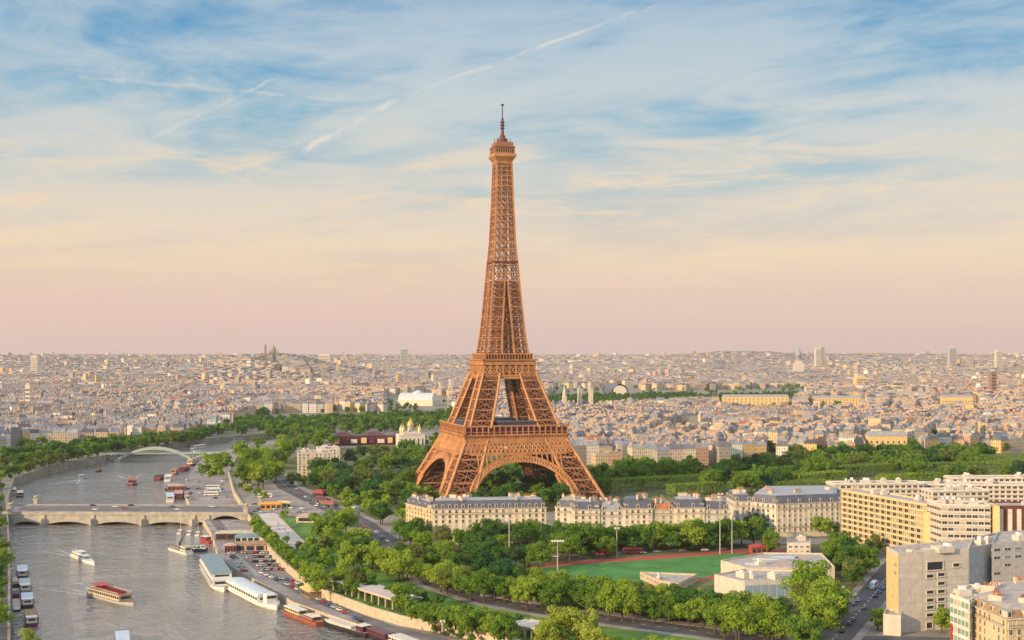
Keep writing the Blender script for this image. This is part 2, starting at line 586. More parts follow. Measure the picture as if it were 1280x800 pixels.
# parks and lawns
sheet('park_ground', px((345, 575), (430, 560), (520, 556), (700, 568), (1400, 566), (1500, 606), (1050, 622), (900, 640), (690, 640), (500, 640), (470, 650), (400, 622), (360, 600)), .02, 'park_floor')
sheet('lawn', px((312, 640), (350, 640), (405, 650), (470, 690), (560, 735), (700, 765), (1020, 812), (800, 850), (650, 800), (598, 788), (500, 769), (460, 757), (400, 734), (345, 692), (324, 668)), .02, 'grass')
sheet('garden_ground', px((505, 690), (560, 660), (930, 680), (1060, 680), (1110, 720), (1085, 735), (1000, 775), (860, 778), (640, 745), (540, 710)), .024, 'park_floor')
sheet('plaza', px((300, 628), (340, 600), (372, 606), (425, 626), (470, 650), (420, 655), (372, 645), (330, 645), (306, 640)), .028, 'plaza')
ribbon('avenue', [P(*q) for q in ((338, 588), (360, 610), (405, 632), (450, 652), (494, 684), (520, 705), (550, 730), (620, 752), (700, 766), (800, 780), (900, 793), (1010, 812))], 17, .034, 'asphalt')
ribbon('street', [P(*q) for q in ((1000, 860), (1040, 800), (1085, 752), (1108, 722), (1135, 690), (1150, 672))], 15, .036, 'asphalt')
ribbon('street', [P(*q) for q in ((900, 828), (1000, 806), (1100, 800), (1300, 805))], 16, .032, 'asphalt')
ribbon('street', [P(*q) for q in ((520, 700), (600, 700), (700, 697), (800, 690), (960, 684), (1060, 690))], 12, .030, 'asphalt')
ribbon('left_bank_road', [P(*q) for q in ((-10, 560), (0, 640), (1, 700), (4, 780), (4, 900))], 9, .03, 'asphalt')
sheet('footpath', px((322, 642), (344, 641), (386, 682), (362, 688)), .038, 'path')
sheet('kerb_strip', px((600, 741), (662, 752), (664, 755), (600, 745)), .05, 'path')
def side_strip(name, pts, off, w, z0, z1, m):
    pts = [Vector((p[0], p[1])) for p in pts]
    l, r = [], []
    for i in range(len(pts)):
        a, b = pts[max(0, i - 1)], pts[min(len(pts) - 1, i + 1)]
        d = (b - a).normalized(); nrm = Vector((-d.y, d.x))
        l.append(pts[i] + nrm * (off + w / 2)); r.append(pts[i] + nrm * (off - w / 2))
    mb = MB()
    for i in range(len(pts) - 1): mb.prism([r[i], r[i + 1], l[i + 1], l[i]], z0, z1)
    return tag(mb.build(name, M[m]), kind='structure')
def dashes(pts, z, on, gap, w):
    mb = MB()
    pts = [Vector((p[0], p[1])) for p in pts]
    for a, b in zip(pts[:-1], pts[1:]):
        d = b - a; L = d.length; d.normalize(); n = Vector((-d.y, d.x)) * w / 2
        t = 0
        while t + on < L:
            p, q = a + d * t, a + d * (t + on)
            mb.add([(p.x - n.x, p.y - n.y, z), (q.x - n.x, q.y - n.y, z), (q.x + n.x, q.y + n.y, z), (p.x + n.x, p.y + n.y, z)], [(0, 1, 2, 3)])
            t += on + gap
    return tag(mb.build('road_marking', M['white_paint']), kind='structure')
AVE = [P(*q) for q in ((338, 588), (360, 610), (405, 632), (450, 652), (494, 684), (520, 705), (550, 730), (620, 752), (700, 766), (800, 780), (900, 793), (1010, 812))]
STR = [P(*q) for q in ((1000, 860), (1040, 800), (1085, 752), (1108, 722), (1135, 690))]
for o_ in (-10.8, 10.8): side_strip('pavement', AVE, o_, 4.4, -.1, .15, 'plaza')
for o_ in (-9.4, 9.4): side_strip('pavement', STR, o_, 3.6, -.1, .15, 'plaza')
dashes(AVE, .046, 3, 5, .35); dashes(STR, .046, 3, 5, .35)
# stadium
sheet('running_track', px((636, 709), (700, 702), (800, 696), (940, 686), (985, 686), (985, 700), (930, 716), (800, 740), (660, 735), (632, 722)), .028, 'track')
sheet('sports_pitch', px((658, 711.5), (730, 705), (830, 698.5), (905, 692.5), (935, 691.5), (930, 708), (880, 722), (800, 730), (700, 727), (655, 721)), .034, 'pitch')
# quay lane and embankment path
ribbon('quay_lane', [P(a, b, QZ) for a, b in ((262, 640), (290, 680), (330, 715), (400, 752), (480, 782), (560, 803), (700, 850))], 7, QZ + .015, 'asphalt_worn')

# ------------------------------------------------------------------ the iron tower
TH = R(16.5)
TD = 1050.0
TC = Vector(((628 - 640) / F * TD, TD, 0))
def make_tower():
    t = thing('lattice_tower', 'tall brown iron lattice tower on four arched legs above the trees', 'tower', TC, TH)
    zo = [0, 57, 64, 90, 112, 117, 138, 160, 178, 212, 245, 279]
    vo = [68, 39, 36.3, 27.2, 19.6, 17.6, 14.9, 12.9, 11.6, 8.7, 7.3, 6.3]
    zl = [0, 45, 64, 90, 112, 138, 178, 195, 279]
    vl = [24, 18.5, 17.4, 15.6, 12.8, 10.4, 10.2, 9.6, 6.0]
    O = lambda z: float(np.interp(z, zo, vo))
    I = lambda z: max(.9, O(z) - float(np.interp(z, zl, vl)))
    def leg(sx, sy, levels, cw, bw, name, sub):
        mb = MB()
        def C(z): return [Vector((sx * a, sy * b, z)) for a, b in ((O(z), O(z)), (I(z), O(z)), (I(z), I(z)), (O(z), I(z)))]
        for z0, z1 in zip(levels[:-1], levels[1:]):
            A, B = C(z0), C(z1)
            tk = 1 - .45 * z0 / 280
            for k in range(4): mb.beam(A[k], B[k], cw * tk)
            for k in range(4):
                a0, a1, b0, b1 = A[k], A[(k + 1) % 4], B[k], B[(k + 1) % 4]
                mb.beam(b0, b1, bw * 1.35 * tk)
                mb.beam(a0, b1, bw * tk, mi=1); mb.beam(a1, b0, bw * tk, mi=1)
                if sub:     # finer lattice between the big diagonals
                    am, bm = (a0 + a1) / 2, (b0 + b1) / 2
                    lm, rm = (a0 + b0) / 2, (a1 + b1) / 2
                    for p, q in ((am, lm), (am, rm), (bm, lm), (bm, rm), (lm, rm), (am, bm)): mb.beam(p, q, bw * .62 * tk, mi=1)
        lg = mb.build(name, [M['iron'], M['iron_brace']], t)
        # lift track and stairs inside the leg; dense and dark, inner shade put into colour
        if name == 'shaft_leg': return lg
        tr = MB()
        def K(z):
            c = C(z); m = sum(c, Vector()) / 4
            return [m + (q - m) * .5 for q in c]
        for z0, z1 in zip(levels[:-1], levels[1:]):
            zm = (z0 + z1) / 2
            for za, zb in ((z0, zm), (zm, z1)):
                A, B = K(za), K(zb)
                for k in range(4):
                    tr.beam(A[k], B[k], cw * .5); tr.beam(A[k], B[(k + 1) % 4], bw * .8); tr.beam(A[(k + 1) % 4], B[k], bw * .8); tr.beam(B[k], B[(k + 1) % 4], bw * .9)
                tr.beam(A[0], B[2], bw); tr.beam(A[1], B[3], bw)
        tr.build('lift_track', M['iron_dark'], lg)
        return lg
    for sx in (-1, 1):
        for sy in (-1, 1):
            leg(sx, sy, [0, 9.5, 19, 28, 36.5, 45, 53], 2.2, .92, 'leg', True)
            leg(sx, sy, [58, 66, 74.5, 83, 91, 98, 104], 1.9, .8, 'upper_leg', True)
            b = MB()
            c = (O(0) + I(0)) / 2; w = (O(0) - I(0)) / 2 + 2
            b.box(sx * c - w, sy * c - w, -.5, sx * c + w, sy * c + w, 2.5)
            b.build('footing', M['stone'], t)
    # faces: k = 0 front, 1 right, 2 back, 3 left
    NR = [Vector((0, -1, 0)), Vector((1, 0, 0)), Vector((0, 1, 0)), Vector((-1, 0, 0))]
    UD = [Vector((1, 0, 0)), Vector((0, 1, 0)), Vector((-1, 0, 0)), Vector((0, -1, 0))]
    def fp(k, s, z, off=0): return NR[k] * (O(z) + off) + UD[k] * s + Vector((0, 0, z))
    for k in range(4):
        mb = MB()
        N = 30
        def arc(s_, zt, z0):
            out = []
            for i in range(N + 1):
                a = math.pi * i / N
                out.append((-s_ * math.cos(a), z0 + (zt - z0) * math.sin(a) ** .92))
            return out
        inn, ext = arc(42.5, 34.3, -2), arc(46.3, 38.6, -2)
        for i in range(N):
            for off in (.7,):
                q = [inn[i], inn[i + 1], ext[i + 1], ext[i]]
                front = [fp(k, s, z, off) for s, z in q]
                back = [fp(k, s, z, off - 4.0) for s, z in q]
                # an open girder: two rims and webs
                for (a, b) in ((0, 1), (3, 2)):
                    mb.beam(front[a], front[b], 1.25); mb.beam(back[a], back[b], 1.0)
                    mb.add([front[a], front[b], back[b], back[a]], [(0, 1, 2, 3), (3, 2, 1, 0)])
                mb.beam(front[0], front[3], .9)
                mb.beam(front[0], front[2], .8); mb.beam(front[1], front[3], .8)
                mb.beam((front[0] + front[1]) / 2, (front[2] + front[3]) / 2, .8)
                mb.beam(back[0], back[2], .8); mb.beam(back[1], back[3], .8)
                mb.beam(front[3], back[3], .6)
        # spandrel arcade between arch and girdle
        for i in range(2, N - 1):
            s, z = ext[i]
            if z < 24: continue
            mb.beam(fp(k, s, z, .3), fp(k, s, 40, .3), .9)
        mb.beam(fp(k, -40, 39.8, .3), fp(k, 40, 39.8, .3), 1.3)
        mb.build('arch', M['iron'], t)
    # first platform
    fpl = MB()
    fpl.box(-40, -40, 59.4, 40, -17, 60.2); fpl.box(-40, 17, 59.4, 40, 40, 60.2)
    fpl.box(-40, -17, 59.4, -17, 17, 60.2); fpl.box(17, -17, 59.4, 40, 17, 60.2)
    plat = fpl.build('first_platform', M['deck_dark'], t)
    for k in range(4):
        g = MB()
        # lattice girdle
        n = 26
        za, zb = 41.0, 48.4
        for i in range(n):
            s0, s1 = -45 + 90 * i / n, -45 + 90 * (i + 1) / n
            a, b, c, d = fp(k, s0 * O(za) / 45, za, .5), fp(k, s1 * O(za) / 45, za, .5), fp(k, s1 * O(zb) / 45, zb, .5), fp(k, s0 * O(zb) / 45, zb, .5)
            g.beam(a, c, .75); g.beam(b, d, .75); g.beam(a, d, .6)
        g.beam(fp(k, -45.5, za, .5), fp(k, 45.5, za, .5), 1.3); g.beam(fp(k, -43.5, zb, .5), fp(k, 43.5, zb, .5), 1.3)
        g.build('girdle', M['iron'], plat)
        fr = MB()
        Mx = Matrix(((UD[k].x, -NR[k].x, 0, 0), (UD[k].y, -NR[k].y, 0, 0), (0, 0, 1, 0), (0, 0, 0, 1)))
        fr.box(-43, -43.0, 49.0, 43, -41.9, 54.4, M=Mx)
        fr.box(-44.1, -44.1, 54.4, 44.1, -41.0, 55.5, M=Mx)
        fr.box(-43.6, -43.6, 49.0, 43.6, -43.0, 49.7, M=Mx)
        fr.box(-43.4, -43.4, 61.6, 43.4, -42.2, 62.6, M=Mx)
        for i in range(19):
            s = -42.8 + 85.6 * i / 18
            fr.box(s - .42, -43.3, 55.5, s + .42, -42.5, 61.6, M=Mx)
        for i in range(37):
            s = -42.8 + 85.6 * i / 36
            fr.box(s - .3, -44.0, 53.2, s + .3, -43.0, 54.4, M=Mx)
        fr.box(-43, -43.1, 57.0, 43, -42.7, 57.5, M=Mx)
        fr.build('gallery', M['iron'], plat)
        bk = MB()
        bk.box(-41, -41.9, 55.5, 41, -41.3, 60.6, M=Mx)
        bk.build('gallery_back', M['maroon'], plat)
    pv = MB()
    for (x0, y0, x1, y1) in ((-14, -37, 18, -22), (-37, -14, -22, 14), (22, -14, 37, 14), (-15, 22, 15, 37)):
        pv = MB()
        pv.box(x0, y0, 60.2, x1, y1, 64.6, 0)
        pv.box(x0 - .8, y0 - .8, 64.6, x1 + .8, y1 + .8, 65.3, 1)
        pv.build('pavilion', [M['pavilion'], M['slate']], plat)
    # second platform
    sp = MB()
    sp.box(-21, -21, 114.2, 21, -7, 115.0); sp.box(-21, 7, 114.2, 21, 21, 115.0)
    sp.box(-21, -7, 114.2, -7, 7, 115.0); sp.box(7, -7, 114.2, 21, 7, 115.0)
    p2 = sp.build('second_platform', M['iron_dark'], t)
    for k in range(4):
        Mx = Matrix(((UD[k].x, -NR[k].x, 0, 0), (UD[k].y, -NR[k].y, 0, 0), (0, 0, 1, 0), (0, 0, 0, 1)))
        g = MB()
        g.box(-22, -22, 111.4, 22, -21.1, 114.2, M=Mx)
        g.box(-23.3, -23.3, 114.2, 23.3, -21.0, 115.2, M=Mx)
        g.box(-20.5, -20.5, 119.2, 20.5, -19.4, 120.2, M=Mx)
        for i in range(17):
            s = -20.2 + 40.4 * i / 16
            g.box(s - .25, -20.4, 115.2, s + .25, -19.8, 119.2, M=Mx)
        g.box(-19.5, -19.0, 115.2, 19.5, -18.4, 118.6, mi=1, M=Mx)
        g.box(-22.3, -22.3, 110.6, 22.3, -20.9, 111.4, M=Mx)
        g.box(-23.2, -23.2, 101.2, 23.2, -21.9, 102.8, M=Mx)
        g.box(-23.0, -22.9, 99.2, 23.0, -22.2, 101.2, M=Mx)
        n_ = 8
        for i in range(n_):                # the girder of round and crossed panels
            s0 = -21.6 + 43.2 * i / n_; s1 = s0 + 43.2 / n_
            a, b, c, d = (Mx @ Vector(q) for q in ((s0, -21.9, 102.8), (s1, -21.9, 102.8), (s1, -21.5, 110.6), (s0, -21.5, 110.6)))
            g.beam(a, c, .7); g.beam(b, d, .7); g.beam(a, d, 1.1)
            cc = (a + c) / 2
            u = (b - a).normalized()
            ring = [cc + u * 2.1 * math.cos(q * math.pi / 5) + Vector((0, 0, 2.6 * math.sin(q * math.pi / 5))) for q in range(10)]
            for q in range(10): g.beam(ring[q], ring[(q + 1) % 10], .6)
        g.box(-20.4, -20.2, 102.8, 20.4, -19.6, 110.6, mi=1, M=Mx)  # dark backing box stands in for the shade behind the openings
        g.build('gallery', [M['iron'], M['iron_dark']], p2)
    # the shaft above
    lv = [115, 124, 133, 142, 150.5, 158.5, 166, 173, 180]
    for sx in (-1, 1):
        for sy in (-1, 1): leg(sx, sy, lv, 1.6, .68, 'shaft_leg', True)
    sh = MB()
    lv2 = [180]
    while lv2[-1] < 276: lv2.append(min(278, lv2[-1] + max(3.6, 7.0 - (lv2[-1] - 180) * .034)))
    for z0, z1 in zip(lv2[:-1], lv2[1:]):
        o0, o1 = O(z0), O(z1)
        for k in range(4):
            A = [fp(k, s * o0, z0) for s in (-1, -.36, 0, .36, 1)]
            B = [fp(k, s * o1, z1) for s in (-1, -.36, 0, .36, 1)]
            sh.beam(A[0], B[0], 1.25); sh.beam(A[1], B[1], .6); sh.beam(A[3], B[3], .6)
            sh.beam(B[0], B[4], .7)
            for i, j in ((0, 1), (1, 3), (3, 4)):
                sh.beam(A[i], B[j], .42, mi=1); sh.beam(A[j], B[i], .42, mi=1)
    sh.build('shaft', [M['iron'], M['iron_brace']], t)
    co = MB()       # lift shaft and stair inside
    for z0 in range(116, 276, 8):
        r0 = 3.6 - (z0 - 116) * .008
        for sx in (-1, 1):
            for sy in (-1, 1): co.beam((sx * r0, sy * r0, z0), (sx * r0, sy * r0, z0 + 8), .7)
        for (a, b) in (((-1, -1), (1, -1)), ((1, -1), (1, 1)), ((1, 1), (-1, 1)), ((-1, 1), (-1, -1))):
            co.beam((a[0] * r0, a[1] * r0, z0), (b[0] * r0, b[1] * r0, z0 + 8), .5)
            co.beam((a[0] * r0, a[1] * r0, z0 + 4), (b[0] * r0, b[1] * r0, z0 + 4), .6)
    co.build('lift_shaft', M['iron'], t)
    ip = MB()
    ip.box(-10.8, -10.8, 195, 10.8, 10.8, 196.4)
    for k in range(4): pass
    ip.build('middle_landing', M['iron_dark'], t)
    # summit
    cb = MB()
    prof = [(6.4, 277), (6.9, 279.5), (9.0, 282.8), (9.4, 282.9), (9.4, 285.6), (8.8, 285.7)]
    def sq(mb, prof, mi=0):
        for (r0, z0), (r1, z1) in zip(prof[:-1], prof[1:]):
            a = [(-r0, -r0, z0), (r0, -r0, z0), (r0, r0, z0), (-r0, r0, z0)]; b = [(-r1, -r1, z1), (r1, -r1, z1), (r1, r1, z1), (-r1, r1, z1)]
            mb.add(a + b, [(i, (i + 1) % 4, 4 + (i + 1) % 4, 4 + i) for i in range(4)], mi)
    sq(cb, prof)
    cb.box(-8.8, -8.8, 285.4, 8.8, 8.8, 285.75)
    sq(cb, [(8.1, 285.7), (8.1, 290.6), (8.8, 290.7), (8.8, 291.6), (7.6, 291.7), (7.2, 295.2), (5.6, 295.6)], 1)
    cb.box(-5.6, -5.6, 295.3, 5.6, 5.6, 295.7, 1)
    for i in range(9):
        for k in range(4):
            s = -7.6 + 15.2 * i / 8
            a = NR[k] * 8.35 + UD[k] * s
            cb.beam(a + Vector((0, 0, 285.6)), a + Vector((0, 0, 290.2)), .35)
    cab = cb.build('summit_cabin', [M['iron'], M['iron_brace']], t)
    wn = MB()
    for k in range(4):
        Mx = Matrix(((UD[k].x, -NR[k].x, 0, 0), (UD[k].y, -NR[k].y, 0, 0), (0, 0, 1, 0), (0, 0, 0, 1)))
        wn.box(-7.4, -8.2, 287.0, 7.4, -8.0, 289.2, M=Mx)
    wn.build('window', M['glass_dark'], cab)
    dm = MB()
    dm.lathe([(4.6, 295.6), (4.4, 298.6), (2.6, 299.0), (2.3, 301.5), (1.5, 302), (1.2, 306)], 12)
    for i in range(10):
        a = i * math.pi / 5
        dm.beam((6.9 * math.cos(a), 6.9 * math.sin(a), 295), (6.9 * math.cos(a), 6.9 * math.sin(a), 298.5), .35)
    dm.build('dome', M['iron_dark'], t)
    an = MB()
    an.tube((0, 0, 305), (0, 0, 316), 1.25, .95, 8); an.tube((0, 0, 316), (0, 0, 328), .5, .35, 8)
    for z in (307, 309.5, 312): an.lathe([(1.3, z), (1.9, z + .3), (1.9, z + 1.1), (1.3, z + 1.4)], 8)
    an.lathe([(.3, 326.4), (1.5, 326.6), (1.5, 327.6), (.3, 327.9)], 8)
    an.build('antenna', M['deck_dark'], t)
make_tower()

# ------------------------------------------------------------------ buildings near the camera
def window_mesh(w, h, mf, mg, sill=True, sh=None):
    mb = MB()
    t = .14
    for b in ((-w / 2 - t, -.16, -t, -w / 2, .05, h + t), (w / 2, -.16, -t, w / 2 + t, .05, h + t), (-w / 2, -.16, h, w / 2, .05, h + t), (-w / 2, -.16, -t, w / 2, .05, 0)): mb.box(*b, 0)
    mb.box(-.05, -.1, 0, .05, .02, h, 0)
    mb.box(-w / 2, -.06, 0, -.05, .04, h, 1); mb.box(.05, -.06, 0, w / 2, .04, h, 1)
    if sill: mb.box(-w / 2 - .3, -.45, -t - .16, w / 2 + .3, .02, -t, 0)
    return mb.mesh('window', [M[mf], M[mg]])
WM = {}
RWIN = random.Random(21)
def wmesh(key, *a, **k):
    if key not in WM: WM[key] = window_mesh(*a, **k)
    return WM[key]
def edge_frames(poly):
    poly = ccw(poly)
    for i in range(len(poly)):
        a, b = poly[i], poly[(i + 1) % len(poly)]
        d = (b - a); L = d.length; d.normalize()
        nrm = Vector((d.y, -d.x))
        mid = (a + b) / 2
        facing = nrm.dot(-mid.normalized())
        yield a, d, L, nrm, facing
def place_windows(root, base, me, spots, name='window', cap=100):
    """spots: (x, y, z, angle) in world; the nearest ones are objects of their own, any beyond the cap one shared part"""
    spots = sorted(spots, key=lambda s: s[0] ** 2 + s[1] ** 2)
    var = [me]
    if name == 'window':
        for alt in ('glass_mid', 'curtain'):
            m2 = bpy.data.meshes.get(me.name + '_' + alt)
            if m2 is None:
                m2 = me.copy(); m2.name = me.name + '_' + alt; m2.materials[1] = M[alt]
            var.append(m2)
    for s in spots[:cap]:
        o = bpy.data.objects.new(name, var[0] if len(var) == 1 or RWIN.random() < .62 else RWIN.choice(var[1:]))
        COL.objects.link(o)
        o.parent = root
        o.location = (s[0] - base.x, s[1] - base.y, s[2])
        o.rotation_euler.z = s[3]
    if len(spots) > cap:
        mb = MB()
        vs = [v.co.copy() for v in me.vertices]; fs = [tuple(p.vertices) for p in me.polygons]; mi = [p.material_index for p in me.polygons]
        for s in spots[cap:]:
            X = Matrix.Translation((s[0] - base.x, s[1] - base.y, s[2])) @ Matrix.Rotation(s[3], 4, 'Z')
            o0 = len(mb.v)
            mb.v += [tuple(X @ v) for v in vs]; mb.f += [tuple(i + o0 for i in f) for f in fs]; mb.m += mi
        tag(mb.build(name, list(me.materials), root), kind='stuff')
def rel(poly, base): return [Vector((p[0] - base.x, p[1] - base.y)) for p in poly]

def mansard_block(name, label, poly, he, hr, floors, bay, wall, roof='slate', top='zinc', chim=6, z0=3.5, group=None, minface=-.25, cap=100):
    poly = ccw(poly)
    base = sum((Vector((p.x, p.y, 0)) for p in poly), Vector()) / len(poly)
    t = thing(name, label, 'building', base, 0, group)
    rp = rel(poly, base)
    MB().prism(rp, -.5, he).build('wall', M[wall], t)
    cn = MB()
    for z, o_ in ((he - .15, .55), (he - 3.6, .35), (z0, .3)):
        cn.prism(inset(rp, -o_), z, z + .38)
    cn.build('cornice', M['stone_pale'], t)
    r = MB()
    i1, i2 = inset(rp, .35), inset(rp, 2.1)
    n = len(rp)
    z1, z2 = he + .24, hr
    r.add([(p.x, p.y, z1) for p in i1] + [(p.x, p.y, z2) for p in i2], [(i, (i + 1) % n, n + (i + 1) % n, n + i) for i in range(n)], 0)
    i3 = inset(rp, 5.2)
    r.add([(p.x, p.y, z2) for p in i2] + [(p.x, p.y, z2 + .9) for p in i3], [(i, (i + 1) % n, n + (i + 1) % n, n + i) for i in range(n)], 1)
    r.add([(p.x, p.y, z2 + .9) for p in i3], [tuple(range(n))], 1)
    ro = r.build('roof', [M[roof], M[top]], t)
    wm = wmesh('tall', 1.35, 2.05, 'white_wall', 'glass_dark')
    dmb = MB()
    dmb.box(-.95, 0, 0, .95, 2.6, 2.3, 0); dmb.box(-1.15, -.2, 2.3, 1.15, 2.8, 2.55, 1); dmb.box(-.55, -.05, .35, .55, .06, 1.95, 2)
    dme = dmb.mesh('dormer', [M['stone_pale'], M['zinc'], M['glass_dark']])
    sp, ds, bal = [], [], MB()
    fh = (he - z0) / floors
    for a, d, L, nrm, fc in edge_frames(poly):
        if fc < minface or L < 4: continue
        k = max(1, int(L / bay)); g = L / k
        ang = math.atan2(d.y, d.x)
        for i in range(k):
            q = a + d * g * (i + .5)
            for f in range(floors):
                w = q + nrm * .03
                sp.append((w.x, w.y, z0 + fh * f + .55, ang))
            if i % 2 == 0 or bay > 4:
                w = q - nrm * .5
                ds.append((w.x, w.y, he + .5, ang))
        for f in (1, floors - 1):
            w0 = a + d * .5 - Vector((base.x, base.y)); w1 = w0 + d * (L - 1)
            zz = z0 + fh * f + .1
            Mx = Matrix.Translation((w0.x, w0.y, zz)) @ Matrix.Rotation(ang, 4, 'Z')
            bal.box(0, -.75, 0, L - 1, -.01, .16, 0, M=Mx); bal.box(0, -.75, .9, L - 1, -.68, 1.0, 1, M=Mx)
            for i in range(int(L / 1.1)): bal.box(i * 1.1, -.74, .16, i * 1.1 + .12, -.69, .9, 1, M=Mx)
    bal.build('balcony', [M['stone_pale'], M['black_paint']], t)
    place_windows(t, base, wm, sp, cap=cap)
    place_windows(t, base, dme, ds, 'dormer', 40)
    rr = random.Random(len(name) + len(poly) + int(base.x))
    for i in range(chim):
        e = rr.randrange(n); u = rr.uniform(.1, .9)
        q = i2[e].lerp(i2[(e + 1) % n], u)
        q = q.lerp(Vector((0, 0)), rr.uniform(.05, .35))
        c = MB(); l = rr.uniform(1.2, 3)
        c.box(-l, -.5, 0, l, .5, rr.uniform(2.0, 3.2), 0)
        for j in range(int(l * 2)): c.tube((-l + .4 + j * .95, 0, 2.0), (-l + .4 + j * .95, 0, 3.9), .17, n=6, mi=1)
        c.build('chimney', [M['stone_pale'], M['terracotta']], ro, (q.x, q.y, z2 - .3), rr.uniform(0, 3.14))
    return t

V2 = lambda p: Vector((p[0], p[1]))
def rot_rect(corner, ang, w, d):
    u = Vector((math.cos(ang), math.sin(ang))); v = Vector((-math.sin(ang), math.cos(ang)))
    c = V2(corner)
    return [c, c + u * w, c + u * w + v * d, c + v * d]
PE = lambda a, b, z=22: P(a, b, z)
cA = PE(541, 637)
rA = rot_rect(cA, R(7), 72, 17)
mansard_block('apartment_block', 'long cream mansard apartment block left of the stadium, directly below the tower', rA, 22, 27.3, 6, 4.1, 'cream', chim=12)
mansard_block('apartment_block', 'sunlit side wing at the left end of the long block below the tower', [rA[0] + Vector((-.6, 3)), rA[0] + Vector((-.3, 17)), rA[0] + Vector((-13, 42)), rA[0] + Vector((-20, 36))], 21.5, 26, 6, 4.0, 'ochre', chim=4)
cB = V2(PE(716, 638.5)); xB = 0
for i_, (w_, he_, hr_, wl_, rf_, tp_, bay_) in enumerate(((17, 22.5, 27.5, 'cream', 'slate', 'zinc', 3.6), (15, 21.5, 26, 'white_wall', 'zinc', 'zinc', 3.9), (18, 23, 29, 'cream', 'slate', 'slate', 3.5), (14, 22, 26.5, 'stone_pale', 'terracotta', 'flat_roof', 3.7),
                                                   (19, 23.2, 28.6, 'cream', 'slate', 'zinc', 3.8), (16, 22, 27.2, 'white_wall', 'slate', 'flat_roof', 4.0))):
    u_ = Vector((math.cos(R(3)), math.sin(R(3))))
    mansard_block('apartment_house', f"{'cream' if wl_ == 'cream' else 'pale'} mansard house with {'red-brown' if rf_ == 'terracotta' else 'grey'} roof in the row behind the track, {nth(i_ + 1)} from the left",
                  rot_rect(cB + u_ * xB + Vector((0, (.0, .8, -.6, .9, -.3, .5)[i_])), R(3), w_ - .06, 15 + i_ % 3), he_, hr_, 6, bay_, wl_, rf_, tp_, chim=6, group='mansard houses in the row behind the track')
    xB += w_
mansard_block('apartment_block', 'narrow set-back mansard block at left end of the block behind the track', rot_rect(PE(694, 634), R(-12), 13, 24), 22, 26.5, 6, 3.8, 'white_wall', chim=3)
mansard_block('apartment_block', 'sunlit corner mansard block with slate roof beside the long yellow slab', [V2(PE(970, 630.6)), V2(PE(1050, 627.5)), V2(PE(1050, 617)), V2(PE(952, 618)), V2(PE(938, 627.5))], 22, 27.5, 6, 3.7, 'cream', chim=8)
mansard_block('apartment_block', 'pale mansard block half hidden by trees left of the corner slate block', rot_rect(PE(918, 627), R(2), 12, 30), 22, 26.5, 6, 3.8, 'white_wall', chim=4)

def slab_block(name, label, poly, h, wall, floors, bay, wkey, wdim, z0=3, frame='white_wall', glass='glass_dark', bands=None, parapet=.9, minface=-.2, roofm='flat_roof', cap=100, boxes=4, fins=None, cat='building'):
    poly = ccw(poly)
    base = sum((Vector((p.x, p.y, 0)) for p in poly), Vector()) / len(poly)
    t = thing(name, label, cat, base)
    rp = rel(poly, base)
    MB().prism(rp, -.5, h).build('wall', M[wall], t)
    r = MB()
    ip = inset(rp, .5)
    r.prism(ip, h - .2, h + .06)
    n = len(rp)
    ro = r.build('roof', M[roofm], t)
    pm = MB()
    for i in range(n):
        a, b, c, d = rp[i], rp[(i + 1) % n], ip[(i + 1) % n], ip[i]
        pm.prism([a, b, c, d], h + .001, h + parapet)
    pm.build('parapet', M[wall], ro)
    rr = random.Random(int(abs(base.x) * 7 + len(label)))
    for i in range(boxes):
        u, v = rr.uniform(.15, .85), rr.uniform(.2, .8)
        q = ip[0].lerp(ip[1], u).lerp(ip[-1].lerp(ip[2 if n > 3 else 1], u), v)
        b = MB(); w = rr.uniform(1, 3.5); dd = rr.uniform(1, 2.5)
        b.box(-w, -dd, h + .05, w, dd, h + rr.uniform(1.5, 3.2), 0)
        b.box(-w * .5, -dd * .5, h + 1.4, w * .2, dd * .5, h + 3.6, 1)
        b.build('roof_unit', [M['concrete'], M['white_metal']], ro, (q.x, q.y, 0), math.atan2((ip[1] - ip[0]).y, (ip[1] - ip[0]).x))
    sp, bm = [], MB()
    fh = (h - z0) / floors
    for a, d, L, nrm, fc in edge_frames(poly):
        if fc < minface or L < 4: continue
        ang = math.atan2(d.y, d.x)
        if bay:
            k = max(1, int(L / bay)); g = L / k
            for i in range(k):
                for f in range(floors):
                    w = a + d * g * (i + .5) + nrm * .03
                    sp.append((w.x, w.y, z0 + fh * f + .8, ang))
        w0 = a - Vector((base.x, base.y))
        Mx = Matrix.Translation((w0.x, w0.y, 0)) @ Matrix.Rotation(ang, 4, 'Z')
        if bands:
            for f in range(floors + 1):
                zz = z0 + fh * f
                bm.box(.02, -bands[1], zz - .5, L - .02, .02, zz + .5 * bands[0], 0, M=Mx)
            if bands[2]:
                k = max(1, int(L / bands[2]))
                for i in range(k + 1): bm.box(i * L / k - .2, -bands[1] + .03, z0, i * L / k + .2, -.002, h - .4, 0, M=Mx)
        if fins:
            k = int(L / fins)
            for i in range(k):
                bm.box(i * fins + .2, -.6, z0, i * fins + fins * .5, .02, h - 1, 1, M=Mx)
    if bm.v: bm.build('balcony_band' if bands else 'fin', [M[frame], M['white_wall']], t)
    if sp: place_windows(t, base, wmesh(wkey, *wdim, frame, glass, sill=False), sp, cap=cap)
    return t
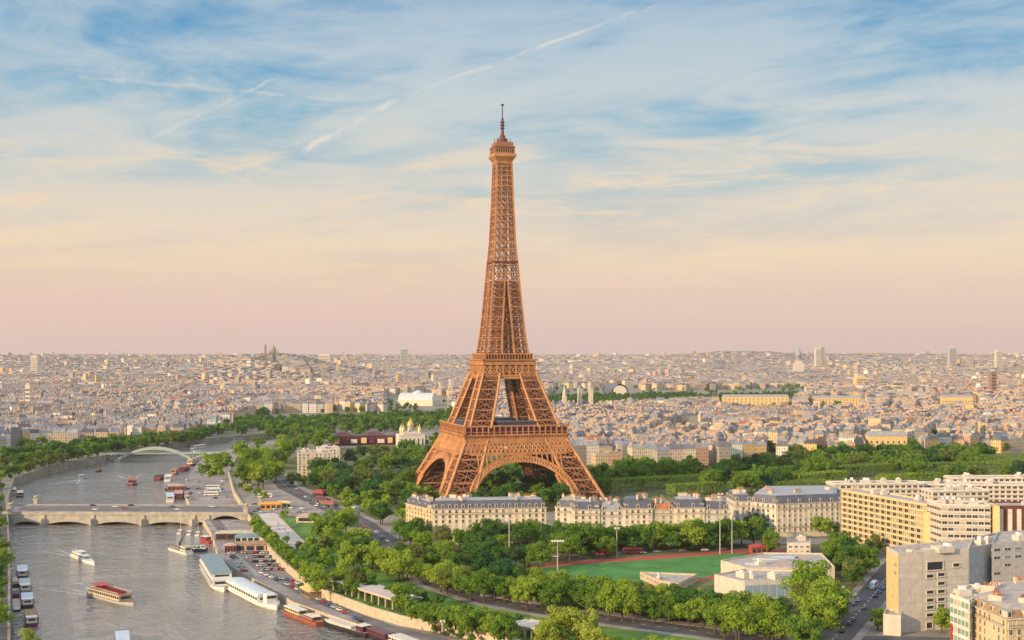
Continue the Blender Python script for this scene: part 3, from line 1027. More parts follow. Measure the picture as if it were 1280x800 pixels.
# long sunlit slab with a grid of loggias
a, b = P(1053, 613.4, 33.6), P(1160.5, 632, 33.6)
dn = Vector((.936, .35))
slab_block('apartment_slab', 'long yellow sunlit apartment slab with a grid of loggias facing the stadium', [V2(a), V2(b), V2(b) + dn * 15, V2(a) + dn * 15], 33.6, 'ochre_pale', 9, 5.4, 'loggia', (3.4, 2.1), z0=3, frame='ochre_pale', bands=(1.6, 1.1, 5.4))
c1, c2 = P(1152, 640, 30), P(1170, 641, 30)
slab_block('stair_tower', 'plain yellow windowless block at the near end of the long loggia slab', [V2(c1) + Vector((.5, -2)), V2(c2) + Vector((1, -3)), V2(c2) + Vector((5, 9)), V2(c1) + Vector((5, 14))], 29.5, 'ochre', 8, None, None, None, boxes=0)
e1, e2 = P(1177, 632, 35.8), P(1238, 633, 35.8)
slab_block('office_block', 'grey office block with long horizontal window stripes right of the yellow slab', [V2(e1), V2(e2), V2(e2) + Vector((3, 18)), V2(e1) + Vector((-2, 18))], 35.8, 'white_wall', 9, 3.0, 'wide', (2.6, 1.5), z0=3, frame='concrete', bands=(.5, .5, 0), boxes=5)
g1, g2 = P(1238.5, 633.5, 35.4), P(1247, 634, 35.4)
slab_block('stair_tower', 'narrow blank yellow stair tower between striped office and brown tower', [V2(g1) + Vector((.3, -3)), V2(g2) + Vector((0, -3)), V2(g2) + Vector((2, 12)), V2(g1) + Vector((2.6, 12))], 35.4, 'ochre', 8, None, None, None, boxes=0)
f1, f2 = P(1248, 634, 35.2), P(1330, 634, 35.2)
slab_block('office_tower', 'dark brown tower with pale vertical fins at the right edge', [V2(f1), V2(f2), V2(f2) + Vector((3, 20)), V2(f1) + Vector((2, 20))], 35.2, 'brown_panel', 9, None, None, None, frame='white_wall', fins=5.0, boxes=3)
# rows of flats further back on the right
for (x0, x1, y, z, ang, lab) in ((1042, 1158, 605.5, 30, 4, 'pale flat-roofed housing row directly behind the yellow loggia slab'), (1150, 1300, 606, 28, -3, 'white striped housing block behind the office block'), (1190, 1330, 598, 27, 2, 'farther white housing block with dark window bands at right edge'),
                                (1165, 1240, 614.5, 30, 6, 'grey housing block just above the striped office block')):
    q = P(x0, y, z); L = (x1 - x0) / F * q.y
    slab_block('housing_block', lab, rot_rect(q, R(ang), L, 16), z, 'white_wall', 8, 4.2, 'wide', (2.6, 1.5), frame='concrete', bands=(.7, .7, 0), cap=70, boxes=6)
for (x_, y_, w_, d_, h_, a_, lab) in ((372, 640, 70, 16, 30, -8, 'cream housing block beyond the right edge, nearest'), (400, 720, 80, 16, 28, 4, 'cream housing block beyond the right edge, second'),
                                     (430, 820, 90, 16, 27, 2, 'cream housing block beyond the right edge, third'), (300, 520, 60, 16, 28, -6, 'cream housing block right of the corner house'), (480, 600, 16, 70, 26, 5, 'cream housing block farthest outside the right edge')):
    slab_block('housing_block', lab, rot_rect((x_, y_), R(a_), w_, d_), h_, 'stone_pale', 8, 4.2, 'wide', (2.6, 1.5), frame='concrete', cap=20, boxes=3)
# grey concrete block at lower right
GZ = 33.5
gp = [P(1123, 694, GZ), P(1211, 688.5, GZ), P(1216, 676, GZ), P(1108, 686, GZ)]
gp = [V2(p) for p in gp]
gb = thing('concrete_block', 'big grey concrete block with few slot windows beside the street', 'building', Vector((gp[0].x, gp[0].y, 0)))
gr = rel(gp, gb.location)
MB().prism(gr, -.5, GZ).build('wall', M['concrete'], gb)
rf = MB(); ig = inset(gr, .6)
rf.prism(ig, GZ - .3, GZ + .05)
rf = rf.build('roof', M['flat_roof'], gb)
pm = MB()
for i in range(4): pm.prism([gr[i], gr[(i + 1) % 4], ig[(i + 1) % 4], ig[i]], GZ + .002, GZ + 1.0)
pm.build('parapet', M['concrete'], rf)
gdir = (gr[1] - gr[0] if area(gr) > 0 else gr[0] - gr[1])
gang = math.atan2((gp[1] - gp[0]).y, (gp[1] - gp[0]).x)
gL = (gp[1] - gp[0]).length
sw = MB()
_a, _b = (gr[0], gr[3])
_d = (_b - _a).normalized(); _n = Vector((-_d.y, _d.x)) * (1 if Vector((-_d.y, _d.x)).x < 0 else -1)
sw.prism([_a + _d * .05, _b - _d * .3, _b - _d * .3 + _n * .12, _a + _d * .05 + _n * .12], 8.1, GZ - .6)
sw.build('side_cladding', M['ochre'], gb)  # thin ochre layer over the left side only
pj = MB()
for i in range(9):
    pj.box(.3, -.05, 2.2 + i * 3.4, gL - .3, .02, 2.32 + i * 3.4)
for i in range(7):
    pj.box(.3 + i * (gL - .8) / 6, -.045, .2, .4 + i * (gL - .8) / 6, .02, GZ - .3)
pj.build('panel_joint', M['concrete_dark'], gb, (0, 0, 0), gang)
def slot(u, z, w, h):
    mb = MB()
    mb.box(-w / 2 - .35, -.5, -.45, w / 2 + .35, .02, 0, 1); mb.box(-w / 2 - .3, -.38, h, w / 2 + .3, .02, h + .25, 1)
    mb.box(-w / 2 - .3, -.38, 0, -w / 2, .02, h, 1); mb.box(w / 2, -.38, 0, w / 2 + .3, .02, h, 1)
    mb.box(-w / 2, -.08, 0, w / 2, .04, h, 0)
    d = Vector((math.cos(gang), math.sin(gang)))
    o = mb.build('window', [M['glass_dark'], M['concrete']], gb, (d.x * u, d.y * u, z), gang)
def gpix(a, b):     # height and offset on the front of this block
    u = (a - 1123) / (1211 - 1123) * gL
    yt = 694 + (688.5 - 694) * (a - 1123) / 88
    Yd = F * (HC - GZ) / (yt - HOR)
    return u, HC - (b - HOR) * Yd / F
for (a_, b_, w, h) in ((1168, 712, 8.2, 3.4), (1195, 708, 3.4, 1.3), (1162, 722, 3.6, 1.3), (1176, 720, 3.6, 1.3), (1176, 731, 3.6, 1.3), (1162, 742, 3.6, 1.3), (1176, 741, 3.6, 1.3),
                       (1162, 752, 3.6, 1.3), (1176, 751, 3.6, 1.3), (1162, 761, 3.6, 1.3), (1176, 759, 3.6, 1.3), (1162, 770.5, 3.6, 1.3), (1176, 768.5, 3.6, 1.3), (1161, 785, 3.0, 2.4)):
    u, z = gpix(a_, b_)
    slot(u, z, w, h)
for k in range(4):
    mb = MB(); mb.box(-.5, -.1, 0, .5, .3, 1.2)
for (z, v) in ((28, .75), (24.5, .75), (28, .86), (24.5, .86), (18, .6), (14, .6)):
    q = gr[0].lerp(gr[3], 1 - v)
    e = (gr[3] - gr[0]); ang = math.atan2(e.y, e.x)
    mb = MB(); mb.box(-.7, -.12, 0, .7, .12, 1.4, 0); mb.box(-.85, -.2, -.2, .85, .2, -.01, 1)
    mb.build('window', [M['glass_dark'], M['concrete']], gb, (q.x, q.y, z), ang)
ut = MB()
ut.box(-4, -3, 0, 4, 3, 2.6, 0); ut.box(2, -2, 2.6, 3.4, 2, 3.6, 1)
ut.build('roof_unit', [M['concrete'], M['white_metal']], rf, (gr[0].x + 22, gr[0].y + 9, GZ + .05), gang)
ut = MB(); ut.box(-5, -2, 0, 6, 2, 1.5, 0); ut.box(-3, -1, 1.5, 0, 1, 2.0, 1)
ut.build('roof_unit', [M['stone_pale'], M['zinc']], rf, (gr[0].x + 11, gr[0].y + 7, GZ + .05), gang)
slab_block('annex', 'low grey windowless annex at the foot of the concrete block', [V2(P(1104, 770, 8)), V2(P(1126, 772, 8)), V2(P(1128, 764, 8)), V2(P(1107, 763, 8))], 8, 'concrete', 2, None, None, None, boxes=0)
slab_block('wing_building', 'blue grey plain wing joined behind the concrete block, dark roof opening', [V2(P(1211.5, 687.5, 33)), V2(P(1239, 682, 33)), V2(P(1246, 668, 33)), V2(P(1217.5, 674, 33))], 33, 'concrete_dark', 8, None, None, None, boxes=2)
slab_block('wing_building', 'grey wing with paired dark slot windows at the right edge', [V2(P(1239.5, 681.5, 34)), V2(P(1330, 676, 34)), V2(P(1330, 662, 34)), V2(P(1246.5, 667, 34))], 34, 'concrete_dark', 9, 5.5, 'slot', (3.4, 1.1), z0=2, frame='concrete', cap=60, boxes=3)
# corner building bottom right
mansard_block('corner_building', 'yellow sunlit corner apartment house with balconies at bottom right corner', [V2(P(1212, 755, 27)), V2(P(1258, 775, 27)), V2(P(1330, 770, 27)), V2(P(1330, 735, 27)), V2(P(1240, 737, 27))], 27, 30, 8, 3.2, 'ochre', roof='wood_deck', top='flat_roof', chim=16, z0=3)
cg = slab_block('glass_building', 'white and green glass building end with a red sign strip at bottom right', [V2(P(1188, 745, 29)), V2(P(1211.5, 753.5, 29)), V2(P(1240, 735, 29)), V2(P(1212, 733, 29))], 29, 'white_wall', 8, 2.6, 'green', (2.0, 2.3), z0=2, frame='white_wall', glass='glass_green', bands=(.3, .25, 0), boxes=2)
q0 = V2(P(1188, 745, 29)); q1 = V2(P(1211.5, 753.5, 29))
dd = (q1 - q0).normalized()
sg = MB(); sg.box(0, -.55, 6, 1.3, -.3, 19)
sg.build('sign_strip', M['red_paint'], cg, ((q0 + dd * .7).x - cg.location.x, (q0 + dd * .7).y - cg.location.y, 0), math.atan2(dd.y, dd.x))

# sports hall beside the track
slab_block('sports_hall', 'low white sports hall with blue glazed front beside the running track', [Vector((102, 635)), Vector((113.6, 615)), Vector((150, 622)), Vector((150, 646)), Vector((121, 652))], 8, 'concrete', 1, None, None, None, boxes=3)
sh_ = [o for o in COL.objects if o.name.startswith('sports_hall')][-1]
gl = MB()
L_ = (Vector((150, 622)) - Vector((113.6, 615))).length; an_ = math.atan2(7, 36.4)
for i in range(9): gl.box(i * L_ / 9 + .25, -.12, .6, (i + 1) * L_ / 9 - .25, .05, 6.9)
gl.build('glazing', M['glass_blue'], sh_, (113.6 - sh_.location.x, 615 - sh_.location.y, 0), an_)
ann = slab_block('sports_hall', 'raised pale sports hall with painted pastel roof patches behind the glazed hall', [Vector((112, 676)), Vector((121.5, 653)), Vector((168, 656)), Vector((172, 700)), Vector((140, 702))], 8.4, 'stone_pale', 1, None, None, None, boxes=1)
rr = random.Random(4)
for i, (mm, u, v, w, h) in enumerate((('pale_blue', 150, 690, 9, 5), ('pink_cloth', 160, 688, 6, 4), ('white_wall', 137, 683, 8, 4), ('teal_paint', 153, 680, 5, 3), ('pink_cloth', 143, 672, 7, 4), ('white_wall', 128, 668, 6, 5))):
    pm = MB()
    pts = [(u + w * math.cos(a_ * .785) * rr.uniform(.7, 1.1), v + h * math.sin(a_ * .785) * rr.uniform(.7, 1.1)) for a_ in range(8)]
    pm.prism([(x - ann.location.x, y - ann.location.y) for x, y in pts], 8.47, 8.5)
    pm.build('roof_painting', M[mm], ann)
slab_block('changing_room', 'small flat-roofed changing room beside the green pitch', [V2(P(824, 735)), V2(P(848, 739)), V2(P(872, 727)), V2(P(800, 724))], 3.2, 'stone', 1, 3.0, 'slotlow', (1.6, 1.0), z0=1, boxes=1)
slab_block('kiosk_block', 'small white gatehouse between the track and the corner slate block', [V2(P(984, 694)), V2(P(1013, 694)), V2(P(1013, 688)), V2(P(984, 688))], 6.5, 'white_wall', 2, 3.0, 'slotlow', (1.6, 1.0), z0=1, boxes=1)

# white block and museum left of the tower
slab_block('apartment_block', 'white apartment block among trees between the river and the tower', rot_rect(P(372, 566, 24), R(10), 32, 40), 23, 'stone_pale', 7, 3.6, 'tallplain', (1.4, 1.9), frame='white_wall', boxes=6)
slab_block('apartment_block', 'lower white block behind the white apartment block among trees', rot_rect(P(398, 562, 21), R(12), 22, 36), 21, 'white_wall', 6, 3.6, 'tallplain', (1.4, 1.9), boxes=5)
def museum():
    b = P(465, 556)
    t = thing('museum', 'long low museum with dark purple curved roof left of the tower', 'museum', b, R(10))
    w = MB(); r = MB(); n = 18
    pl = [(-52 + 104 * i / n, 6 * math.sin(i / n * 3.1)) for i in range(n + 1)]
    for i in range(n):
        (x0, y0), (x1, y1) = pl[i], pl[i + 1]
        w.prism([(x0, y0 - 12), (x1, y1 - 12), (x1, y1 + 12), (x0, y0 + 12)], 0, 12)
        hgt = 15 + 3 * math.sin(i * .9)
        r.prism([(x0, y0 - 13.5), (x1, y1 - 13.5), (x1, y1 + 13.5), (x0, y0 + 13.5)], 12.01, hgt)
    w.build('wall', M['maroon'], t); r.build('roof', M['purple_roof'], t)
    for i in range(9):
        c = MB(); x = -46 + i * 11.5
        c.box(-3 - i % 3, -2.5, 3, 3 + i % 2, 2, 10 - i % 3)
        c.build('projecting_box', M[('ochre', 'maroon', 'white_wall')[i % 3]], t, (x, 6 * math.sin((x + 52) / 104 * 3.1) - 13, 0))
museum()
def church():
    b = P(513, 564)
    t = thing('church', 'white church with five golden onion domes left of the tower', 'church', b, R(14))
    MB().box(-16, -13, 0, 16, 13, 21).box(-11, -13.6, 21, 11, 13.6, 24).build('wall', M['dome_white'], t)
    for (x, y, r, h) in ((0, 0, 3.9, 35), (-10, -8, 2.5, 28), (10, -8, 2.5, 28), (-10, 8, 2.5, 28), (10, 8, 2.5, 28)):
        d = MB()
        d.lathe([(r * .85, h - 6.2), (r * 1.05, h - 4), (r * 1.1, h - 2), (r * .7, h + 1.2), (r * .25, h + 3.2), (.15, h + 6)], 14, (x, y))
        dr = MB(); dr.tube((x, y, 20), (x, y, h - 6), r * .85, n=12); dm = d.build('dome', M['gold'], t, smooth=True); dr.build('drum', M['dome_white'], dm)
    wn = MB()
    for i in range(6): wn.box(-13.5 + i * 5.2, -13.15, 8, -12 + i * 5.2, -12.95, 16)
    for i in range(6):
        w = MB(); w.box(-.75, -.15, 0, .75, .1, 8); w.build('window', M['glass_dark'], t, (-13 + i * 5.2, -13.02, 8))
church()

# landmarks over the roofs
def glass_hall():
    b = P(521, 507)
    t = thing('exhibition_hall', 'large white glass vaulted exhibition hall over the roofs left of the tower', 'hall', b, R(-12))
    MB().box(-42, -18, 0, 42, 40, 13).build('wall', M['cream'], t)
    v = MB(); n = 12
    def arch(x0, x1, y0, y1, z, h):
        pts = [(math.cos(math.pi * i / n), math.sin(math.pi * i / n)) for i in range(n + 1)]
        A = [(x0, (y0 + y1) / 2 - (y1 - y0) / 2 * c, z + h * s) for c, s in pts]; B = [(x1, p[1], p[2]) for p in A]
        v.add(A + B, [(i, i + 1, n + 2 + i, n + 1 + i) for i in range(n)])
        v.add(A, [tuple(range(n + 1))[::-1]]); v.add(B, [tuple(range(n + 1))])
    arch(-40, 40, -14, 36, 13.02, 16)
    v.build('glass_vault', M['pale_glass'], t)
    c = MB(); c.lathe([(13, 26), (12.6, 29), (9, 32), (4, 34), (1, 35), (.3, 38)], 16, (0, 10)); c.build('dome', M['pale_glass'], t, smooth=True)
glass_hall()
def arch_hall():
    b = P(775, 494)
    t = thing('arched_station', 'dark vaulted roof hall with white arched end right of the tower', 'hall', b, R(6))
    n = 14; w, h, L = 24, 26, 130
    pts = [(-w * math.cos(math.pi * i / n), 6 + h * math.sin(math.pi * i / n)) for i in range(n + 1)]
    v = MB()
    A = [(x, 0, z) for x, z in pts]; B = [(x, L, z) for x, z in pts]
    v.add(A + B, [(i, i + 1, n + 2 + i, n + 1 + i)[::-1] for i in range(n)])
    v.add([(-w, 0, 0), (-w, L, 0), (-w, L, 6), (-w, 0, 6)], [(0, 1, 2, 3)]); v.add([(w, 0, 0), (w, L, 0), (w, L, 6), (w, 0, 6)], [(3, 2, 1, 0)])
    v.build('roof', M['slate'], t)
    e = MB(); e.add([(x * .86, -.4, z * .86) for x, z in pts], [tuple(range(n + 1))[::-1]]); e.box(-w * .86, -.6, 0, w * .86, 0, 5.2)
    e.build('end_wall', M['dome_white'], t)
arch_hall()
def spire_church(pxx, py, label, kind):
    b = P(pxx, py)
    t = thing('church', label, 'church', b, R(10))
    MB().box(-9, -6, 0, 9, 40, 16).build('nave', M['cream'], t)
    r = MB(); r.add([(-9.5, -6, 16), (9.5, -6, 16), (9.5, 40, 16), (-9.5, 40, 16), (0, -6, 25), (0, 40, 25)], [(0, 1, 4), (2, 3, 5), (1, 2, 5, 4), (3, 0, 4, 5)]); r.build('roof', M['slate'], t)
    if kind == 1:
        s = MB(); s.box(-4, -8, 0, 4, -.1, 34); s.build('bell_tower', M['stone_pale'], t)
        s = MB(); s.lathe([(4.2, 34), (1.2, 52), (.1, 64)], 8, (0, -4)); s.build('spire', M['stone_pale'], t)
    else:
        for sx in (-1, 1):
            s = MB(); s.box(sx * 11.5 - 4, -8, 0, sx * 11.5 + 4, -.1, 46); s.box(sx * 11.5 - 4.6, -8.6, 46, sx * 11.5 + 4.6, .4, 48); s.build('bell_tower', M['stone_pale'], t)
            s = MB(); s.lathe([(3, 48), (2.6, 50), (.6, 55)], 8, (sx * 11.5, -4)); s.build('lantern', M['zinc'], t)
spire_church(705, 516, 'church with one thin pale spire just right of the tower', 1)
spire_church(731, 515, 'church with twin square bell towers right of the tower', 2)

def palace(pxx, py, w_px, h, label, m='ochre', roof='zinc', d=16, ang=0, name='palace'):
    b = P(pxx, py)
    w = w_px / F * b.y
    t = thing(name, label, 'building', b, R(ang))
    MB().box(-w / 2, 0, 0, w / 2, d, h).build('wall', M[m], t)
    r = MB(); q = 2.5
    r.add([(-w / 2 - .6, -.6, h), (w / 2 + .6, -.6, h), (w / 2 + .6, d + .6, h), (-w / 2 - .6, d + .6, h), (-w / 2 + q, q, h + 5), (w / 2 - q, q, h + 5), (w / 2 - q, d - q, h + 5), (-w / 2 + q, d - q, h + 5)],
          [(0, 1, 5, 4), (1, 2, 6, 5), (2, 3, 7, 6), (3, 0, 4, 7), (4, 5, 6, 7), (3, 2, 1, 0)])
    r.build('roof', M[roof], t)
    me = wmesh('palace', 2.0, 3.0, 'cream', 'glass_dark', sill=False)
    n = max(3, min(16, int(w / 6)))
    for i in range(n):
        for f in range(3):
            if h < 6 + f * 5.5: continue
            o = bpy.data.objects.new('window', me); COL.objects.link(o); o.parent = t
            o.location = (-w / 2 + w * (i + .5) / n, -.02, 2 + f * 5.5)
    return t
for a_ in ((1110, 568, 48, 22, 'golden sunlit palace building above the park trees right of centre'), (945, 507, 82, 20, 'long golden palace wing beyond the park, right of the tower'),
           (1046, 508, 60, 19, 'long golden building right of the long palace wing'), (1197, 510, 38, 24, 'broad golden block on the far right skyline side'),
           (1128, 500, 60, 17, 'wide cream building in front of the blue-sided block'), (1245, 500, 34, 18, 'golden low wing at the far right beyond the roofs')):
    palace(*a_)
def tower_block(pxx, ptop, w, d, m, label, py=None, Y=None, name='tower_block', ang=8, base=0):
    """far high-rise: top row ptop at distance Y"""
    z = HC - (ptop - HOR) * Y / F
    x = (pxx - 640) / F * Y
    t = thing(name, label, 'tower block', (x, Y, base), R(ang))
    MB().box(-w / 2, -d / 2, 0, w / 2, d / 2, z - base).build('wall', M[m], t)
    MB().box(-w / 3, -d / 3, z - base + .01, w / 3, d / 3, z - base + 4).build('roof', M['concrete'], t)
    n = max(4, int((z - base) / 9)); wb = MB()
    for i in range(n):
        w_ = MB(); w_.box(-w * .44, -d / 2 - .3, 0, w * .44, -d / 2 + .1, 2.4); w_.build('window_band', M['glass_dark'], t, (0, 0, 5 + i * (z - base - 8) / n))
tower_block(505, 436, 45, 30, 'concrete_dark', 'dark slab tower block on the skyline left of the tower', Y=7600, base=30)
tower_block(1022, 435.5, 30, 26, 'concrete', 'pale tower block beside the domed hill on right skyline', Y=7000, base=20)
tower_block(1027, 433, 22, 30, 'concrete_dark', 'narrow grey tower block just right of the pale skyline block', Y=7100, base=20)
tower_block(1190, 435, 44, 26, 'concrete_dark', 'dark broad tower block on the far right skyline', Y=7400, base=30)
tower_block(1248, 438, 38, 26, 'concrete', 'grey tower block on the skyline near the right edge', Y=7400, base=30)
tower_block(405, 443, 60, 40, 'cream', 'round-cornered cream block on skyline right of the hill', Y=6800, base=20)
tower_block(43, 445, 30, 25, 'cream', 'sunlit slim tower block on the far left skyline', Y=6000, base=10)
tower_block(1241, 464, 13, 13, 'brick', 'thin brown brick tower among roofs at far right', Y=3200)
tower_block(1075, 471, 34, 26, 'ochre', 'golden block with blue side over the right hand roofs', Y=3900)
tower_block(35, 481, 9, 9, 'cream', 'slender cream bell tower among roofs at far left', Y=2500)
def hill_basilica():
    Y = 5600; x = (342 - 640) / F * Y
    z0 = hills(x, Y) - 1
    t = thing('basilica', 'grey domed basilica crowning the hill on the left skyline', 'church', (x, Y, z0), R(10))
    MB().box(-26, -20, 0, 26, 20, 20).build('wall', M['stone_wet'], t)
    for (cx, cy, r, h) in ((0, 0, 11, 58), (-17, -12, 5.5, 36), (17, -12, 5.5, 36), (-17, 12, 5.5, 36), (17, 12, 5.5, 36)):
        d = MB(); d.lathe([(r, 20), (r, h * .55), (r * .98, h * .66), (r * .75, h * .82), (r * .35, h * .93), (r * .12, h), (.3, h + 5)], 14, (cx, cy)); d.build('dome', M['stone_wet'], t, smooth=True)
    Y2 = 5620; x2 = (333 - 640) / F * Y2
    b = MB(); b.box(-5, -5, 0, 5, 5, 54); b.lathe([(5, 54), (4, 60), (1, 66), (.2, 72)], 10); b.build('bell_tower', M['stone_wet'], t, (x2 - x, 20, 0))
hill_basilica()
def pantheon():
    Y = 6200; x = (998 - 640) / F * Y
    t = thing('domed_monument', 'grey colonnaded dome rising over the right skyline', 'dome', (x, Y, 20))
    MB().box(-24, -20, 0, 24, 20, 50).box(-14, -14, 50, 14, 14, 62).build('wall', M['concrete'], t)
    d = MB(); d.lathe([(15, 62), (15, 86), (16.5, 87), (16.5, 90), (15.5, 94), (11, 108), (5, 116), (3, 117), (3, 126), (.5, 132)], 16); d.build('dome', M['zinc'], t, smooth=True)
pantheon()

# ------------------------------------------------------------------ bridges
def stone_bridge():
    a, b = P(3, 640.5, 1.2), P(311, 641.5, 1.2)
    d = V2(b) - V2(a); L = d.length; ang = math.atan2(d.y, d.x)
    t = thing('stone_bridge', 'wide pale stone bridge with flat arches carrying a road over the river', 'bridge', Vector((a.x, a.y, 0)), ang)
    W = 46
    pu = [(q - 3) / 308 * L for q in (54, 116, 179, 242)]
    ends = [6] + pu + [257 / 308 * L]
    # deck
    MB().box(0, .0, -.6, L, W, 1.2).build('deck', M['asphalt_worn'], t)
    pv = MB(); pv.box(0, .4, 1.2, L, 7, 1.36); pv.box(0, W - 7, 1.2, L, W - .4, 1.36)
    pv.build('pavement', M['plaza'], t)
    pp = MB()
    for y in (-.35, W - .15): pp.box(0, y, -.9, L, y + .5, 1.9)
    pp.box(0, -.6, -.3, L, .1, .1)
    pp.build('parapet', M['stone_bridge'], t)
    sp = MB(); n = 14
    def span(x0, x1, zs, zc, m=0):
        q = []
        for i in range(n + 1):
            u = i / n; q.append((x0 + (x1 - x0) * u, zs + (zc - zs) * (1 - (2 * u - 1) ** 2) ** .75))
        for i in range(n):
            (xa, za), (xb, zb) = q[i], q[i + 1]
            for y, fl in ((.0, 0), (W, 1)):
                f = [(xa, y, za), (xb, y, zb), (xb, y, -.6), (xa, y, -.6)]
                sp.add(f, [(0, 1, 2, 3) if not fl else (3, 2, 1, 0)])
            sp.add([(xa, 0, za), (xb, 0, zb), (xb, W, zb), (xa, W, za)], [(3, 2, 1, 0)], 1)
    for k in range(5):
        span(ends[k] + 2.2, ends[k + 1] - 2.2, -8.4, -5.6)
    span(ends[5] + 2.2, 299 / 308 * L, -4.6, -.9)
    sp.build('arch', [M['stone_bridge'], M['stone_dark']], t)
    for x in pu + [ends[5]]:
        p = MB()
        p.box(x - 2.2, .02, -9.5, x + 2.2, W - .02, -.6, 0)
        p.add([(x - 2.6, -.5, -9.5), (x + 2.6, -.5, -9.5), (x, -4.2, -9.5), (x - 2.6, -.5, -3.4), (x + 2.6, -.5, -3.4), (x, -4.2, -3.4), (x, -.5, -2.4)], [(0, 2, 5, 3), (2, 1, 4, 5), (3, 5, 6), (5, 4, 6)], 0)
        p.box(x - 2.6, -.5, -9.5, x + 2.6, .02, -3.4, 0)
        p.box(x - 1.5, -1.0, -2.8, x + 1.5, -.02, -.4, 1)     # carved relief over the pier
        p.box(x - 2.9, -.9, -9.5, x + 2.9, .0, -7.4, 2)
        p.build('pier', [M['stone_bridge'], M['stone'], M['stone_dark']], t)
    ab = MB(); ab.box(299 / 308 * L, -.5, -9, L + 3, W + .3, -.6); ab.box(-8, -.4, -9.5, 8.2, W + .3, -.6)
    ab.build('abutment', M['stone_bridge'], t)
    for x in (6, L - 2):
        for y in (-1.6, W + .2):
            s = MB(); s.box(x - 1.6, y - .2, -.4, x + 1.6, y + 2.6, 5.2); s.box(x - 2, y - .6, 5.2, x + 2, y + 3, 5.9)
            s.build('pylon', M['stone_bridge'], t)
            h = MB()       # carved horse group on top
            h.tube((x - 1.5, y + 1.2, 7.6), (x + 1.3, y + 1.2, 7.8), .75, .7, 8)
            for lx in (-1.2, 1.1): h.tube((x + lx, y + .8, 5.9), (x + lx, y + .9, 7.4), .22, .3, 6); h.tube((x + lx, y + 1.6, 5.9), (x + lx, y + 1.5, 7.4), .22, .3, 6)
            h.tube((x + 1.2, y + 1.2, 8.0), (x + 2.1, y + 1.2, 9.2), .45, .35, 7); h.tube((x + 2.0, y + 1.2, 9.2), (x + 2.8, y + 1.2, 8.8), .32, .2, 6)
            h.tube((x + .3, y - .2, 5.9), (x + .3, y - .2, 7.7), .35, .4, 7); h.lathe([(.05, 7.7), (.3, 7.9), (.28, 8.2), (.05, 8.4)], 8, (x + .3, y - .2))
            h.build('statue', M['stone'], t)
    return t, L, W, ang
BR, BL_, BW, BANG = stone_bridge()

def footbridge():
    a, b = P(147, 577, -8), P(238, 576, -8)
    d = V2(b) - V2(a); L = d.length; ang = math.atan2(d.y, d.x)
    t = thing('footbridge', 'pale green steel arch footbridge crossing the river beyond the stone bridge', 'bridge', Vector((a.x, a.y, 0)), ang)
    n = 24
    for y in (0, 9):
        m = MB()
        pts = [Vector((L * i / n, y, -6 + 12.4 * math.sin(math.pi * i / n) ** .9)) for i in range(n + 1)]
        up = [p + Vector((0, 0, 1.6)) for p in pts]
        for i in range(n):
            m.beam(pts[i], pts[i + 1], 1.2); m.beam(up[i], up[i + 1], 1.2); m.beam(pts[i], up[i], .8); m.beam(pts[i], up[i + 1], .7)
            if pts[i].z > 1.2: m.beam(pts[i], (pts[i].x, y, 1), .45)
            elif i: m.beam(pts[i], (pts[i].x, y, .6), .6)
        # half arches of the shore spans
        for x0, s in ((0, -1), (L, 1)):
            q = [Vector((x0 + s * 28 * i / 8, y, -6 + 6.5 * math.sin(math.pi / 2 * i / 8))) for i in range(9)]
            for i in range(8): m.beam(q[i], q[i + 1], 1.0); m.beam(q[i], (q[i].x, y, .8), .5)
        m.build('arch', M['green_steel'], t)
    dk = MB(); dk.box(-62, .6, .4, L + 34, 8.4, 1.2); dk.build('deck', M['green_steel'], t)
    rl = MB()
    for y in (.7, 8.3):
        rl.box(-62, y - .06, 2.2, L + 34, y + .06, 2.35)
        for i in range(int((L + 96) / 3)): rl.box(-62 + i * 3, y - .06, 1.2, -61.85 + i * 3, y + .06, 2.2)
    rl.build('railing', M['green_steel'], t)
    for x in (0, L):
        p = MB(); p.box(x - 3, -2, -9.5, x + 3, 11, -4.8); p.build('pier', M['stone'], t)
footbridge()

# ------------------------------------------------------------------ covered gallery along the rail line
def gallery(line, n, depth, label):
    p0, p1 = P(*line[0]), P(*line[1])
    d = V2(p1) - V2(p0); L = d.length; ang = math.atan2(d.y, d.x)
    t = thing('covered_gallery', label, 'gallery', Vector((p0.x, p0.y, 0)), ang)
    # local +y points inland when the line runs left to right away from the river
    r = MB(); r.box(-1, -1.2, 5.0, L + 1, depth + 1, 5.5); r.build('roof', M['path'], t)
    MB().box(0, depth - .6, 0, L, depth, 5.0).build('back_wall', M['brown_panel'], t)
    bm = MB(); bm.box(0, -.4, 4.2, L, .2, 5.0); bm.build('beam', M['stone'], t)
    for i in range(n + 1):
        c = MB(); c.box(-.4, -.4, 0, .4, .4, 4.2); c.build('pillar', M['stone'], t, (L * i / n, .1, 0))
gallery(((402, 733), (500, 765)), 12, 11, 'long covered rail gallery with pale roof and dark bays above the quay')
gallery(((640, 794), (690, 806)), 6, 10, 'short covered rail gallery with pale roof near bottom centre')

